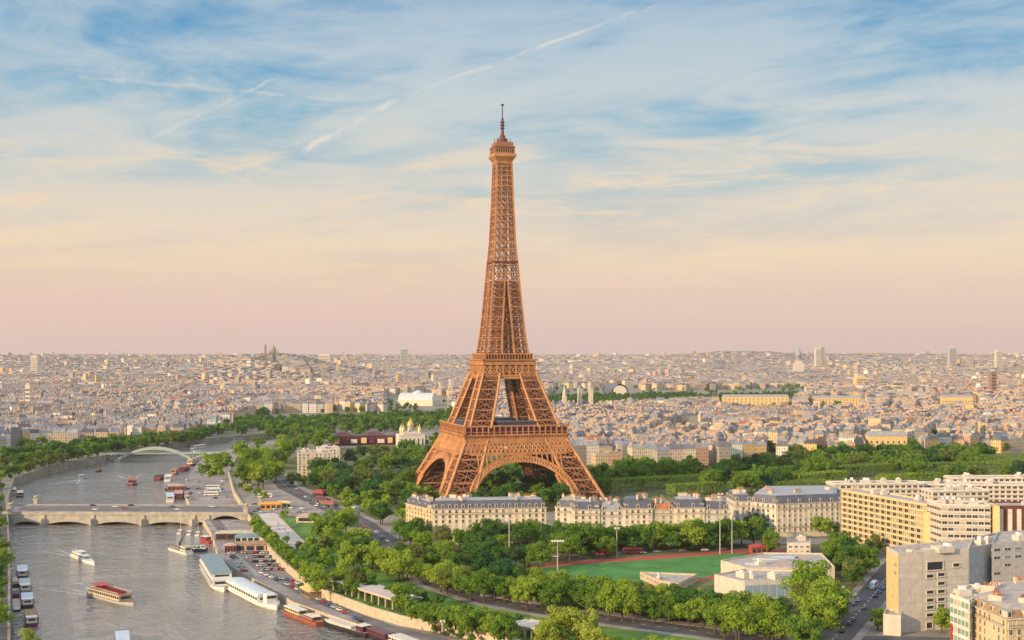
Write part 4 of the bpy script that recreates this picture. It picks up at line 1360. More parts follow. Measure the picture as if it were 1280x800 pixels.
# ------------------------------------------------------------------ the far city
CITY_EXCL = [
    px((-60, 606), (-60, 567), (60, 564), (215, 549), (270, 540), (320, 519), (345, 517), (420, 516), (560, 512), (600, 513), (600, 534), (560, 545), (520, 562), (440, 560), (360, 600), (345, 900), (-60, 900)),   # river and its tree rows
    px((330, 620), (350, 570), (400, 540), (540, 530), (560, 555), (700, 582), (860, 585), (960, 577), (1400, 562), (1400, 960), (330, 960)),     # tower gardens, park, near quarter
    px((676, 515), (690, 484), (800, 488), (870, 488), (1010, 484), (1010, 500), (870, 507), (790, 512), (760, 515)),   # far tree band
    px((480, 520), (480, 494), (565, 494), (565, 520)), px((745, 497), (745, 481), (803, 481), (803, 497)),
    px((895, 518), (895, 499), (995, 499), (995, 518)), px((1008, 518), (1008, 502), (1085, 502), (1085, 518)),
    px((1075, 590), (1075, 556), (1145, 556), (1145, 590)), px((1168, 520), (1168, 503), (1228, 503), (1228, 520)),
    px((693, 520), (693, 507), (750, 507), (750, 520)),
    px((1095, 504), (1095, 494), (1160, 494), (1160, 504)),
]
def city_lots():
    """terraced blocks: each district has its own street grid"""
    lots = []
    seeds = []
    while len(seeds) < 230:
        y = 900 + 11600 * rng.random() ** 1.25
        x = rng.uniform(-1, 1) * (.46 * y + 300)
        seeds.append((x, y, rng.choice([0.0, .29, .6, 1.0, 1.3]) + rng.uniform(-.12, .12)))
    sx = np.array([q[0] for q in seeds]); sy = np.array([q[1] for q in seeds])
    for k, (x0, y0, a) in enumerate(seeds):
        S = 1 + max(0, (y0 - 2400)) * .00019
        cu, su = math.cos(a), math.sin(a)
        rad = 700 + .14 * y0
        nl = int(rng.integers(4, 7)); LW = 15 * S
        pu, pv = nl * LW + 12 * S, 57 * S
        for i in range(int(-rad / pu), int(rad / pu) + 1):
            for j in range(int(-rad / pv), int(rad / pv) + 1):
                bh = rng.uniform(14.5, 20)
                cx, cy = x0 + i * pu * cu - j * pv * su, y0 + i * pu * su + j * pv * cu
                if cy < 1050 or abs(cx) > .46 * cy + 260 or cy > 12400: continue
                if int(np.argmin((sx - cx) ** 2 + (sy - cy) ** 2)) != k: continue
                for r_ in (0, 1):
                    for l_ in range(nl):
                        u = (l_ + .5) * LW; v = (7 + 31 * r_) * S
                        x = cx + u * cu - v * su; y = cy + u * su + v * cu
                        if rng.random() < .035 or y < 1080: continue
                        if any(inside((x, y), e) for e in CITY_EXCL): continue
                        lots.append((x, y, a, LW / 2, 6.6 * S, bh))
                for e_ in (0, 1):      # end houses close the block
                    if rng.random() < .35: continue
                    u = (.42 if not e_ else nl - .42) * LW; v = 22.5 * S
                    x = cx + u * cu - v * su; y = cy + u * su + v * cu
                    if y < 1080 or any(inside((x, y), e) for e in CITY_EXCL): continue
                    lots.append((x, y, a, 6.0 * S, 8.6 * S, bh))
    return lots
WALLC = [(.58, .48, .33), (.63, .55, .43), (.50, .42, .31), (.68, .64, .58), (.62, .45, .21), (.54, .42, .36), (.36, .33, .30), (.62, .48, .31), (.28, .27, .27), (.76, .73, .68), (.52, .33, .23)]
WALLN = ['cream', 'pale cream', 'beige', 'white', 'yellowish', 'pinkish', 'grey-beige', 'warm cream', 'grey', 'bright white', 'salmon']
ROOFC = [(.175, .205, .265), (.24, .265, .305), (.14, .15, .18), (.08, .085, .115), (.29, .28, .27), (.20, .175, .165), (.31, .14, .08), (.34, .30, .26)]
ROOFN = ['zinc', 'pale zinc', 'grey', 'dark slate', 'light flat', 'brownish', 'red-tiled', 'buff']
ROOFP = [.26, .2, .16, .1, .1, .07, .05, .06]
def lot_geo(x, y, a, w, d, bh):
    far = min(1, max(0, (y - 2500) / 6000))
    h = bh + rng.uniform(-1.6, 1.6)
    tall = rng.random()
    if tall < .03: h += rng.uniform(4, 9)
    if y > 3500 and tall > .993: h = rng.uniform(28, 46); w *= .6; d *= .9
    if rng.random() < .12: w *= .82
    rh = rng.uniform(3.2, 5.2)
    wi = int(rng.integers(len(WALLC))); ri = int(rng.choice(len(ROOFC), p=ROOFP))
    if h > 27: ri = 4; rh = .6
    if rng.random() < .16: ri = 4; rh = .5
    w *= .985
    z = hills(x, y) if y > 4800 else 0
    return dict(x=x, y=y, z=z, a=a, w=w, d=d, h=h, rh=rh, wi=wi, ri=ri, ins=(d * .92 if ri == 6 else rng.uniform(2.2, 3.4)) if rh > 1 else .3, ch=rng.random(4), jit=rng.uniform(.85, 1.15, 2))
def lot_arrays(q, origin=None):
    """wall verts/faces/uvs and roof verts/faces of one house"""
    w, d, h, rh, i_ = q['w'], q['d'], q['h'], q['rh'], q['ins']
    c, s = math.cos(q['a']), math.sin(q['a'])
    ox, oy, oz = (q['x'], q['y'], q['z']) if origin is None else (0, 0, 0)
    def tr(pts): return [(ox + px_ * c - py_ * s, oy + px_ * s + py_ * c, oz + pz) for px_, py_, pz in pts]
    base = [(-w, -d), (w, -d), (w, d), (-w, d)]
    wv = tr([(a, b, -3) for a, b in base] + [(a, b, h) for a, b in base])
    wf = [(0, 1, 5, 4), (1, 2, 6, 5), (2, 3, 7, 6), (3, 0, 4, 7)]
    wu = []
    for L in (2 * w, 2 * d, 2 * w, 2 * d): wu += [(0, 0), (L, 0), (L, h), (0, h)]
    e = .25
    rb = [(-w - e, -d - e, h), (w + e, -d - e, h), (w + e, d + e, h), (-w - e, d + e, h)]
    wi, di = max(.2, w - (.25 if rh > 1 and w > d else i_)), max(.15, d - i_)
    rt = [(-wi, -di, h + rh), (wi, -di, h + rh), (wi, di, h + rh), (-wi, di, h + rh)]
    rv = tr(rb + rt)
    rf = [(0, 1, 5, 4), (1, 2, 6, 5), (2, 3, 7, 6), (3, 0, 4, 7), (4, 5, 6, 7)]
    cv, cf = [], []
    for k in range(2 if q['y'] < 4500 else 1):
        if q['ch'][k] < .25: continue
        cx = (-1 if k else 1) * w * (.6 + .3 * q['ch'][2]); cy = (q['ch'][3] - .5) * d
        l = 1.2 + q['ch'][k] * 1.6 + (q['y'] > 3000) * 1.5
        p = [(cx - .6, cy - l), (cx + .6, cy - l), (cx + .6, cy + l), (cx - .6, cy + l)]
        o = len(cv)
        cv += tr([(a, b, h + rh * .3) for a, b in p] + [(a, b, h + rh + 2.2) for a, b in p])
        cf += [tuple(i + o for i in f) for f in ((0, 1, 5, 4), (1, 2, 6, 5), (2, 3, 7, 6), (3, 0, 4, 7), (4, 5, 6, 7))]
    wc = tuple(min(.8, v * q['jit'][0]) for v in WALLC[q['wi']]); rc = tuple(v * q['jit'][1] for v in ROOFC[q['ri']])
    return (wv, wf, wu, wc), (rv, rf, rc), (cv, cf)
def tinted(name, v, f, cols, m, uv=None):
    me = bpy.data.meshes.new(name)
    me.from_pydata(v, [], f)
    me.materials.append(m)
    at = me.attributes.new('tint', 'FLOAT_COLOR', 'FACE')
    at.data.foreach_set('color', np.array([(*c, 1) for c in cols], dtype=np.float32).ravel())
    if uv is not None:
        ul = me.uv_layers.new(name='UVMap')
        ul.data.foreach_set('uv', np.array(uv, dtype=np.float32).ravel())
    me.update()
    return me
def make_city():
    lots = [lot_geo(*l) for l in city_lots()]
    def size(q):
        pxx, pyy = topix((q['x'], q['y'], q['h'] / 2))
        if not (-12 < pxx < 1292): return -1
        return q['w'] * q['h'] / q['y'] ** 2
    lots.sort(key=lambda q: -size(q))
    near, rest = lots[:285], lots[285:]
    zones = {}
    for q in near:
        pxx, pyy = topix((q['x'], q['y'], q['h']))
        zn = ('behind left bank trees' if pxx < 330 else 'between museum and tower' if pxx < 640 else 'right of tower' if pxx < 960 else 'far right')
        zones.setdefault(zn, []).append((q, pxx))
    for zn, qs in zones.items():
        qs.sort(key=lambda e: e[0]['y'])
        nb = max(1, round(len(qs) / 22))
        for b in range(nb):
            row = sorted(qs[len(qs) * b // nb: len(qs) * (b + 1) // nb], key=lambda e: e[1])
            for i, (q, pxx) in enumerate(row):
                (wv, wf, wu, wc), (rv, rf, rc), (cv, cf) = lot_arrays(q, True)
                lab = f"{WALLN[q['wi']]} house, {ROOFN[q['ri']]} roof, {zn}, {'nearest' if b == 0 else nth(b + 1)} row, {nth(i + 1)} from left"
                t = thing('town_house', lab, 'house', (q['x'], q['y'], q['z']), 0, 'houses of the old town beyond the river and park')
                for nm, me, par in (('wall', tinted('wall', wv, wf, [wc] * 4, M['city_wall'], wu), t), ('roof', tinted('roof', rv, rf, [rc] * 5, M['city_roof']), t)):
                    o = bpy.data.objects.new(nm, me); COL.objects.link(o); o.parent = par
                for j in range(len(cv) // 8):
                    c = bpy.data.objects.new('chimney', tinted('chimney', cv[j * 8:j * 8 + 8], cf[:5], [(.42, .3, .23)] * 5, M['city_roof'])); COL.objects.link(c); c.parent = o
    V, Fc, C, U, MI = [], [], [], [], []
    for q in rest:
        (wv, wf, wu, wc), (rv, rf, rc), (cv, cf) = lot_arrays(q)
        for vv, ff, cc, uu, mi in ((wv, wf, wc, wu, 0), (rv, rf, rc, None, 1), (cv, cf, (.42, .3, .23), None, 1)):
            o = len(V); V += vv
            Fc += [tuple(i + o for i in f) for f in ff]; C += [cc] * len(ff); MI += [mi] * len(ff)
            U += uu if uu else [(0, 0)] * (4 * len(ff))
    me = tinted('distant_city', V, Fc, C, M['city_wall'], U)
    me.materials.append(M['city_roof'])
    me.polygons.foreach_set('material_index', MI)
    o = bpy.data.objects.new('distant_city', me); COL.objects.link(o)
    tag(o, 'endless mass of pale roofs and facades reaching the horizon', 'houses', kind='stuff')
    print('city lots', len(lots))
make_city()

# ------------------------------------------------------------------ trees
def crown_mesh(seed, rad, h0, h1, nclump, nleaf, ls, flat=False):
    r = np.random.default_rng(seed)
    cz, hz = (h0 + h1) / 2, (h1 - h0) / 2
    cen = []
    while len(cen) < nclump:
        p = r.uniform(-1, 1, 3)
        if p @ p > 1: continue
        p = p / max(.15, np.linalg.norm(p)) * r.uniform(.3, .86)
        cen.append(p)
    cen = np.array(cen) * r.uniform(.85, 1.15, 3); rr = r.uniform(.15, .42, nclump)
    V, Fs = [], []
    k = r.integers(nclump, size=nleaf)
    for i in range(nleaf):
        d = r.normal(size=3); d /= np.linalg.norm(d)
        if d[2] < -.5 and r.random() < .6: d[2] *= -1
        p = cen[k[i]] + d * rr[k[i]] * (r.uniform(.7, 1.08) if r.random() < .9 else r.uniform(1.0, 1.4))
        q = np.array([p[0] * rad, p[1] * rad, cz + p[2] * hz])
        n = d + r.normal(size=3) * .55 + np.array([0, 0, .25]); n /= np.linalg.norm(n)
        u = np.cross(n, r.normal(size=3)); u /= np.linalg.norm(u); v = np.cross(n, u)
        s = ls * r.uniform(.6, 1.35); s2 = s * r.uniform(.55, .95)
        o = len(V)
        V += [q - u * s, q + v * s2 - n * s * .2, q + u * s, q - v * s2 - n * s * .2]
        Fs.append((o, o + 1, o + 2, o + 3))
    me = bpy.data.meshes.new('crown')
    me.from_pydata([tuple(x) for x in V], [], Fs)
    me.materials.append(M['leaf_mid'])
    return me
def trunk_mesh(seed, h, r0):
    r = random.Random(seed); mb = MB()
    k = Vector((r.uniform(-.4, .4), r.uniform(-.4, .4), h * .45))
    mb.tube((0, 0, -.3), k, r0, r0 * .65, 8)
    for i in range(5):
        a = i * 1.26 + r.uniform(-.4, .4)
        e = k + Vector((math.cos(a) * h * .2, math.sin(a) * h * .2, h * r.uniform(.2, .34)))
        mb.tube(k, e, r0 * .5, r0 * .16, 6)
    mb.tube(k, k + Vector((.2, -.1, h * .32)), r0 * .6, r0 * .2, 6)
    return mb.mesh('trunk', M['bark'])
# all in metres for a tree 12 m high
CR = {'round': [crown_mesh(s, 5.4, 2.2, 12.2, 24, 3600, .37) for s in range(5)],
      'wide': [crown_mesh(20 + s, 6.6, 2.2, 12.0, 30, 4400, .39) for s in range(3)],
      'tall': [crown_mesh(40 + s, 3.6, 2.4, 12.6, 16, 1700, .40) for s in range(3)],
      'bush': [crown_mesh(60 + s, 5.5, .6, 11.0, 18, 2200, .44) for s in range(3)]}
TRK = [trunk_mesh(s, 12, .38) for s in range(3)]
FARC = [crown_mesh(80 + s, 6.2, .8, 12, 11, 150, 1.4) for s in range(4)] + [crown_mesh(90 + s, 5.8, 1.5, 12, 18, 620, .82) for s in range(4)]
TREES = []      # dicts gathered first, so the largest in the picture can be individuals
CLIPPED = (((762, 601), (802, 598), 11, 14, 'short clipped tree row just right of the tower leg'), ((806, 598), (880, 594), 11, 14, 'clipped tree row right of the short clipped row'),
        ((845, 607), (905, 603), 10, 13, 'low clipped row above the mansard roofs'), ((950, 588), (1000, 583), 11, 16, 'clipped row on the left of the park centre'), ((1000, 594), (1060, 589), 11, 16, 'clipped row beside the park path'),
        ((1050, 584), (1118, 580), 11, 18, 'longest clipped row in the park centre'), ((970, 603), (1040, 600), 10, 14, 'front clipped row above the corner slate block'), ((1110, 595), (1180, 591), 10, 16, 'front clipped row above the yellow loggia slab'),
        ((1150, 580), (1290, 577), 11, 18, 'long clipped row at the right end of the park'), ((1225, 570), (1300, 569), 11, 18, 'far clipped row at the right frame edge'), ((905, 592), (945, 590), 10, 14, 'small clipped row between two longer clipped rows'))
def clipped_here(a, b):
    for p0, p1, h, w, lab in CLIPPED:
        if p0[0] + 1 < a < p1[0] - 1:
            y = p0[1] + (p1[1] - p0[1]) * (a - p0[0]) / (p1[0] - p0[0])
            if y - 5 < b < y + 9: return True
    return False
def tree_at(pxx, py, h, kind, m, zone, zg=0.0):
    """tree whose crown centre shows at (pxx, py)"""
    if 'long park' in zone and clipped_here(pxx, py): return
    q = P(pxx, py, zg + .62 * h)
    TREES.append(dict(x=q.x, y=q.y, z=zg, h=h, kind=kind, m=m, zone=zone, px=pxx, s=h / q.y))
RT = random.Random(5)
def row(p0, p1, n, h, kind, m, zone, jit=3, zg=0.0, jy=None):
    for i in range(n):
        u = i / max(1, n - 1)
        tree_at(p0[0] + (p1[0] - p0[0]) * u + RT.uniform(-jit, jit), p0[1] + (p1[1] - p0[1]) * u + RT.uniform(-jit, jit) * (.35 if jy is None else jy), h * RT.uniform(.74, 1.24),
                RT.choice(kind) if isinstance(kind, list) else kind, RT.choice(m) if isinstance(m, list) else m, zone, zg)
def area_trees(poly, n, h, kind, m, zone, mind=9):
    xs = [p[0] for p in poly]; ys = [p[1] for p in poly]; got = []; tries = 0
    while len(got) < n and tries < n * 60:
        tries += 1
        a, b = RT.uniform(min(xs), max(xs)), RT.uniform(min(ys), max(ys))
        if not inside((a, b), poly) or (('park' in zone) and clipped_here(a, b)): continue
        q = P(a, b, .6 * h)
        if any((q.x - g.x) ** 2 + (q.y - g.y) ** 2 < mind ** 2 for g in got): continue
        got.append(q)
        tree_at(a, b, h * RT.uniform(.8, 1.2), RT.choice(kind), RT.choice(m), zone)
RW = ['round', 'wide']
MIX = ['leaf_mid', 'leaf_mid', 'leaf_dark', 'leaf_mid', 'leaf_deep', 'leaf_olive']
MIXB = ['leaf_mid', 'leaf_bright', 'leaf_mid', 'leaf_bright', 'leaf_olive', 'leaf_dark']
# left bank
row((1, 592), (-4, 770), 13, 9.5, RW, ['leaf_mid', 'leaf_bright'], 'on the left edge bank', 3)
for q0, q1, nq in (((0, 588), (18, 587), 3), ((20, 586), (60, 574), 6), ((62, 573), (110, 564), 8), ((112, 562), (160, 552), 8), ((162, 552), (215, 545), 9)):
    row(q0, q1, nq, 14, RW, MIX, 'in the front row of the left bank avenue', 2)
row((4, 575), (215, 545), 26, 16, RW, MIX, 'in the front row of the left bank avenue', 2)
row((2, 567), (218, 541), 26, 17, RW, ['leaf_dark', 'leaf_mid'], 'in the back row of the left bank avenue', 2)
row((218, 545), (330, 526), 18, 16, RW, ['leaf_dark', 'leaf_mid'], 'where the river bends away', 2)
row((220, 544), (325, 524), 16, 17, RW, ['leaf_dark', 'leaf_mid'], 'where the river bends away', 2)
area_trees([(275, 535), (318, 503), (335, 506), (330, 525), (300, 538)], 22, 17, RW, ['leaf_dark'], 'where the river bends away', 9)
# far bank beyond the bend and city greenery
for yy0, yy1, nn in ((527, 516, 60), (523, 514, 60), (531, 520, 50)): row((322, yy0), (572, yy1), nn, 17, RW, ['leaf_dark', 'leaf_mid', 'leaf_dark'], 'far', 2, jy=.8)
area_trees([(330, 528), (470, 520), (560, 519), (560, 528), (470, 533), (380, 540), (330, 540)], 150, 16, RW, ['leaf_dark', 'leaf_mid'], 'far', 8)
area_trees([(500, 545), (580, 540), (560, 560), (530, 566), (500, 562)], 26, 14, RW, ['leaf_mid', 'leaf_dark'], 'far', 8)
row((690, 499), (1000, 491), 110, 18, RW, ['leaf_dark'], 'far', 2, jy=.8)
row((684, 495), (870, 492), 70, 19, RW, ['leaf_dark'], 'far', 2, jy=.8)
row((690, 503), (800, 499), 46, 18, RW, ['leaf_dark'], 'far', 2, jy=.8)
row((684, 507), (790, 503), 46, 18, RW, ['leaf_dark', 'leaf_mid'], 'far', 2, jy=.8)
for _ in range(2600):
    b_ = HOR + 12 + 115 * RT.random() ** 1.6; a_ = RT.uniform(0, 1280)
    g_ = P(a_, b_)
    if not any(inside((g_.x, g_.y), e) for e in CITY_EXCL[:2]): tree_at(a_, b_ - 2, RT.uniform(10, 17), 'round', RT.choice(['leaf_dark', 'leaf_mid']), 'far')
for (a0, b0, a1, b1, n) in ((440, 491, 475, 489, 16), (360, 506, 388, 505, 14), (120, 524, 170, 520, 14), (168, 462, 185, 461, 8), (1045, 534, 1075, 534, 9), (1235, 505, 1290, 501, 24), (1140, 505, 1165, 503, 10),
                            (1150, 488, 1280, 484, 30), (960, 482, 1010, 481, 14), (900, 446, 965, 444, 20), (1100, 449, 1165, 449, 16), (255, 450, 330, 443, 24), (60, 540, 100, 536, 10), (800, 520, 815, 519, 4), (1190, 545, 1215, 543, 6),
                            (640, 560, 690, 560, 8), (1000, 500, 1015, 499, 6), (500, 470, 530, 469, 8), (40, 500, 70, 499, 6), (210, 480, 240, 478, 8)):
    row((a0, b0), (a1, b1), n, 15, RW, ['leaf_dark', 'leaf_mid'], 'far', 2)
# right bank beyond the stone bridge
for (a0, b0, h, m) in ((262, 573, 19, 'leaf_bright'), (276, 570, 18, 'leaf_bright'), (256, 586, 16, 'leaf_mid'), (270, 588, 18, 'leaf_bright'), (284, 578, 17, 'leaf_mid'), (268, 580, 18, 'leaf_bright')): tree_at(a0, b0, h, 'wide', m, 'beside the lower quay beyond the bridge', -2)
area_trees([(298, 560), (320, 550), (350, 542), (368, 552), (352, 585), (325, 602), (300, 592)], 24, 20, RW, ['leaf_bright', 'leaf_mid', 'leaf_mid'], 'in the big clump beyond the bridge end', 8)
area_trees([(350, 552), (380, 536), (440, 530), (455, 540), (400, 556), (360, 562)], 26, 17, RW, MIX, 'behind the white apartment block', 8)
row((364, 596), (424, 604), 8, 11, RW, MIX, 'before the white apartment block', 2)
row((300, 606), (330, 618), 4, 9, 'bush', MIXB, 'by the bridge end square', 2)
area_trees([(384, 590), (420, 566), (470, 560), (528, 560), (522, 596), (480, 618), (395, 600)], 60, 17, RW, MIX, 'in the garden left of the tower legs', 7.5)
area_trees([(385, 608), (440, 596), (518, 596), (516, 642), (492, 646), (430, 626)], 32, 14, RW, ['leaf_mid', 'leaf_dark', 'leaf_bright'], 'along the avenue below the tower', 7.5)
area_trees([(580, 590), (620, 576), (700, 580), (720, 600), (700, 622), (590, 622)], 44, 16, RW, ['leaf_dark', 'leaf_mid'], 'under the tower arch', 7.5)
row((520, 617), (690, 622), 18, 13, RW, MIXB, 'in the row at the tower foot', 3)
row((700, 617), (760, 614), 8, 10, RW, MIX, 'in the row at the tower foot', 3)
# the long park
area_trees([(738, 584), (790, 576), (870, 576), (875, 586), (820, 594), (790, 598), (752, 608)], 52, 16, RW, ['leaf_dark', 'leaf_mid'], 'in the park right of the tower', 7.5)
area_trees([(870, 588), (900, 578), (960, 572), (1020, 562), (1110, 560), (1120, 577), (1060, 594), (960, 602), (880, 606)], 110, 17, RW, MIX, 'in the middle of the long park', 8)
area_trees([(1110, 560), (1285, 562), (1285, 590), (1180, 594), (1110, 584)], 70, 17, RW, MIX, 'at the right end of the long park', 8)
# around the mansard row
for a0, b0, h in ((520, 660, 17), (536, 652, 16), (552, 668, 14), (528, 676, 15), (556, 684, 12), (512, 668, 13), (500, 660, 13), (575, 672, 13), (545, 692, 12)): tree_at(a0, b0, h, 'wide', RT.choice(MIXB), 'against the block below the tower')
area_trees([(585, 655), (700, 656), (730, 668), (725, 690), (640, 697), (585, 690)], 30, 14, RW, ['leaf_mid', 'leaf_dark', 'leaf_dark'], 'in the dark grove left of the pitch', 7)
row((715, 670), (925, 662), 22, 16, RW, ['leaf_mid', 'leaf_bright', 'leaf_dark'], 'in the street row behind the track', 3)
row((735, 682), (905, 672), 14, 10, RW, ['leaf_dark', 'leaf_mid'], 'in the low row along the track', 3)
row((928, 648), (962, 672), 7, 14, RW, MIX, 'before the corner slate block', 4)
row((1012, 652), (1046, 660), 4, 11, RW, ['leaf_mid', 'leaf_bright'], 'before the corner slate block', 3)
area_trees([(1020, 676), (1060, 668), (1104, 682), (1104, 720), (1078, 722), (1040, 700)], 13, 14, RW, MIX, 'below the yellow loggia slab', 7)
area_trees([(995, 722), (1034, 722), (1042, 752), (1015, 770), (985, 750)], 9, 18, ['wide'], MIXB, 'in the tall clump beside the sports hall', 7)
# avenue of planes
row((408, 655), (440, 690), 4, 18, 'wide', ['leaf_bright', 'leaf_mid'], 'in the big clump left of the avenue', 3)
row((430, 650), (445, 672), 2, 18, 'wide', ['leaf_bright'], 'in the big clump left of the avenue', 3)
row((446, 684), (560, 722), 14, 14.5, RW, MIXB, 'in the upper row of the plane avenue', 3)
row((560, 724), (980, 777), 30, 13.5, RW, ['leaf_mid', 'leaf_bright', 'leaf_mid'], 'in the lower row of the plane avenue', 3)
row((500, 690), (640, 714), 13, 13.5, RW, MIX, 'in the row between pitch and avenue', 3)
row((640, 722), (980, 763), 26, 13, RW, ['leaf_mid', 'leaf_bright', 'leaf_dark'], 'in the row between pitch and avenue', 3)
row((470, 698), (640, 733), 16, 12.5, RW, MIXB, 'in the middle row of the plane avenue', 4)
row((690, 735), (880, 756), 18, 12, RW, MIXB, 'in the middle row of the plane avenue', 4)
row((900, 770), (1004, 786), 5, 15, 'wide', ['leaf_bright', 'leaf_mid'], 'at the street end of the plane avenue', 4)
# quay side
row((316, 650), (372, 702), 18, 9, 'bush', ['leaf_mid', 'leaf_bright'], 'in the hedge row above the quay car park', 2)
row((376, 704), (396, 724), 4, 11, 'round', MIXB, 'beside the covered gallery', 3)
for a0, b0, h in ((430, 716, 13), (444, 722, 13), (458, 722, 12), (420, 722, 11), (437, 732, 10), (500, 742, 14)): tree_at(a0, b0, h, 'round', RT.choice(MIXB), 'beside the covered gallery')
row((514, 756), (632, 781), 18, 10, 'bush', ['leaf_mid', 'leaf_bright', 'leaf_mid'], 'in the hedge row above the sunlit wall', 2)
for a0, b0, h in ((700, 778, 17), (728, 782, 16), (684, 792, 14), (742, 800, 13)): tree_at(a0, b0, h, 'wide', 'leaf_yellow', 'in the pale clump at bottom centre')
row((378, 731), (590, 797), 16, 4.2, 'bush', MIXB, 'at the foot of the retaining wall', 3, zg=QZ)
row((770, 803), (840, 806), 4, 9, 'bush', ['leaf_yellow', 'leaf_bright'], 'in the pale clump at bottom centre', 4)
row((360, 672), (400, 700), 5, 6, 'bush', MIXB, 'beside the pale footpath', 3)
row((326, 660), (384, 708), 12, 8, 'bush', MIXB, 'in the inner hedge row above the car park', 2)
area_trees([(384, 660), (408, 655), (420, 700), (402, 715), (392, 690)], 9, 9, ['bush', 'round'], MIXB, 'on the lawn left of the big clump', 5)
area_trees([(455, 722), (540, 745), (560, 752), (520, 752), (470, 738)], 9, 8, ['bush', 'round'], MIXB, 'on the lawn behind the covered gallery', 6)
row((586, 760), (660, 778), 6, 8, 'bush', MIXB, 'on the lawn behind the sunlit wall', 3)
for a0, b0, h, z_ in ((36, 800, 10, 'at the bottom left corner'), (1097, 770, 10, 'by the concrete block'), (1177, 772, 11, 'by the concrete block'), (355, 640, 7, 'by the bridge end square')): tree_at(a0, b0, h, 'round', 'leaf_yellow' if a0 < 100 else 'leaf_bright', z_)

for _ in range(260):
    x_ = RT.choice([-1, 1]); y_ = RT.uniform(430, 1250)
    q_ = (x_ * (.43 * y_ + RT.uniform(14, 160)), y_)
    if x_ > 0 and q_[0] < 560 and 500 < y_ < 860: continue
    TREES.append(dict(x=q_[0], y=q_[1], z=0, h=RT.uniform(10, 16), kind='wide', m=RT.choice(MIX), zone='far', px=0, s=0))
def make_trees():
    vis = [t for t in TREES if t['zone'] != 'far']
    vis.sort(key=lambda t: -t['s'])
    far = [t for t in TREES if t['zone'] == 'far'] + vis[300:]
    zones = {}
    for t in vis[:300]: zones.setdefault(t['zone'], []).append(t)
    MN = {'leaf_olive': 'olive green', 'leaf_deep': 'deep blue-green', 'leaf_mid': 'green', 'leaf_bright': 'light green', 'leaf_dark': 'dark green', 'leaf_yellow': 'yellow-green'}
    KN = {'round': 'round', 'wide': 'broad', 'tall': 'slim', 'bush': 'bushy'}
    r = random.Random(3)
    for zn, ts in zones.items():
        ts.sort(key=lambda t: t['px'])
        for i, q in enumerate(ts):
            pos = f", {nth(i + 1)} from left" if len(ts) > 1 else ''
            t = thing('leafy_tree', f"{KN[q['kind']]} {MN[q['m']]} tree {zn}{pos}", 'tree', (q['x'], q['y'], q['z']), r.uniform(0, 6.28), 'trees of the quays, avenues and parks')
            k = q['h'] / 12
            t.scale = (k, k, k)
            for nm, me in (('trunk', r.choice(TRK)), ('crown', r.choice(CR[q['kind']]))):
                o = bpy.data.objects.new(nm, me); COL.objects.link(o); o.parent = t
                if nm == 'crown':
                    o.material_slots[0].link = 'OBJECT'; o.material_slots[0].material = M[q['m']]
    # all the rest, too far or too small to tell apart
    V, Fc, MI = [], [], []
    mats = ['leaf_mid', 'leaf_bright', 'leaf_dark', 'leaf_yellow', 'leaf_olive', 'leaf_deep']
    src = [(np.array([v.co[:] for v in me.vertices]), len(me.polygons)) for me in FARC]
    n0 = 0
    for q in far:
        vs, nf = src[r.randrange(4) + (4 if q['y'] < 1650 else 0)]
        a = r.uniform(0, 6.28); c, s = math.cos(a), math.sin(a); k = q['h'] / 12
        z = hills(q['x'], q['y']) if q['y'] > 4800 else q['z']
        w = vs @ np.array([[c, s, 0], [-s, c, 0], [0, 0, 1]]) * k + np.array([q['x'], q['y'], z])
        V.append(w)
        Fc.append(np.arange(nf * 4).reshape(nf, 4) + n0); MI += [mats.index(q['m'])] * nf
        n0 += len(vs)
    V = np.concatenate(V); Fc = np.concatenate(Fc)
    me = bpy.data.meshes.new('distant_trees')
    me.from_pydata(V.tolist(), [], Fc.tolist())
    for m in mats: me.materials.append(M[m])
    me.polygons.foreach_set('material_index', MI)
    o = bpy.data.objects.new('distant_trees', me); COL.objects.link(o)
    tag(o, 'dark green bands of distant trees between the roofs', 'trees', kind='stuff')
    print('trees', len(vis), 'far', len(far))
make_trees()

def clipped_row(p0, p1, h, w, label, i):
    """row of trees clipped to a flat-topped box, built of leaf faces through its shell"""
    a, b = P(*p0, h), P(*p1, h)
    d = V2(b) - V2(a); L = d.length; ang = math.atan2(d.y, d.x)
    t = thing('clipped_tree_row', label, 'hedge', Vector((a.x, a.y, 0)), ang, 'clipped tree rows of the long park')
    r = np.random.default_rng(200 + i)
    V, Fs = [], []
    N = int(L * 16 + 400)
    for k in range(N):
        f = r.random()
        x = r.uniform(0, L); y = r.uniform(0, w); z = r.uniform(2.5, h); n = np.array([0, 0, 1.])
        if f < .55: z = h + r.normal() * .18
        elif f < .85: y = -r.uniform(0, .4); n = np.array([0, -1., 0])
        else:
            x = r.choice([0, L]) + r.normal() * .2; n = np.array([1., 0, 0])
        n = n + r.normal(size=3) * .35; n /= np.linalg.norm(n)
        u = np.cross(n, r.normal(size=3)); u /= np.linalg.norm(u); v = np.cross(n, u); s = r.uniform(.5, 1.0)
        q = np.array([x, y, z]); o = len(V)
        V += [tuple(q - u * s), tuple(q + v * s), tuple(q + u * s), tuple(q - v * s)]; Fs.append((o, o + 1, o + 2, o + 3))
    me = bpy.data.meshes.new('crown'); me.from_pydata(V, [], Fs); me.materials.append(M['leaf_bright' if i % 3 == 1 else 'leaf_mid'])
    o = bpy.data.objects.new('crown', me); COL.objects.link(o); o.parent = t
    tm = MB()
    for k in range(int(L / 6) + 1): tm.tube((k * 6, w / 2, 0), (k * 6, w / 2, h - 1), .25, .15, 6)
    tm.build('trunk', M['bark'], t)
for i, (p0, p1, h, w, lab) in enumerate(CLIPPED):
    clipped_row(p0, p1, h, w, lab, i)

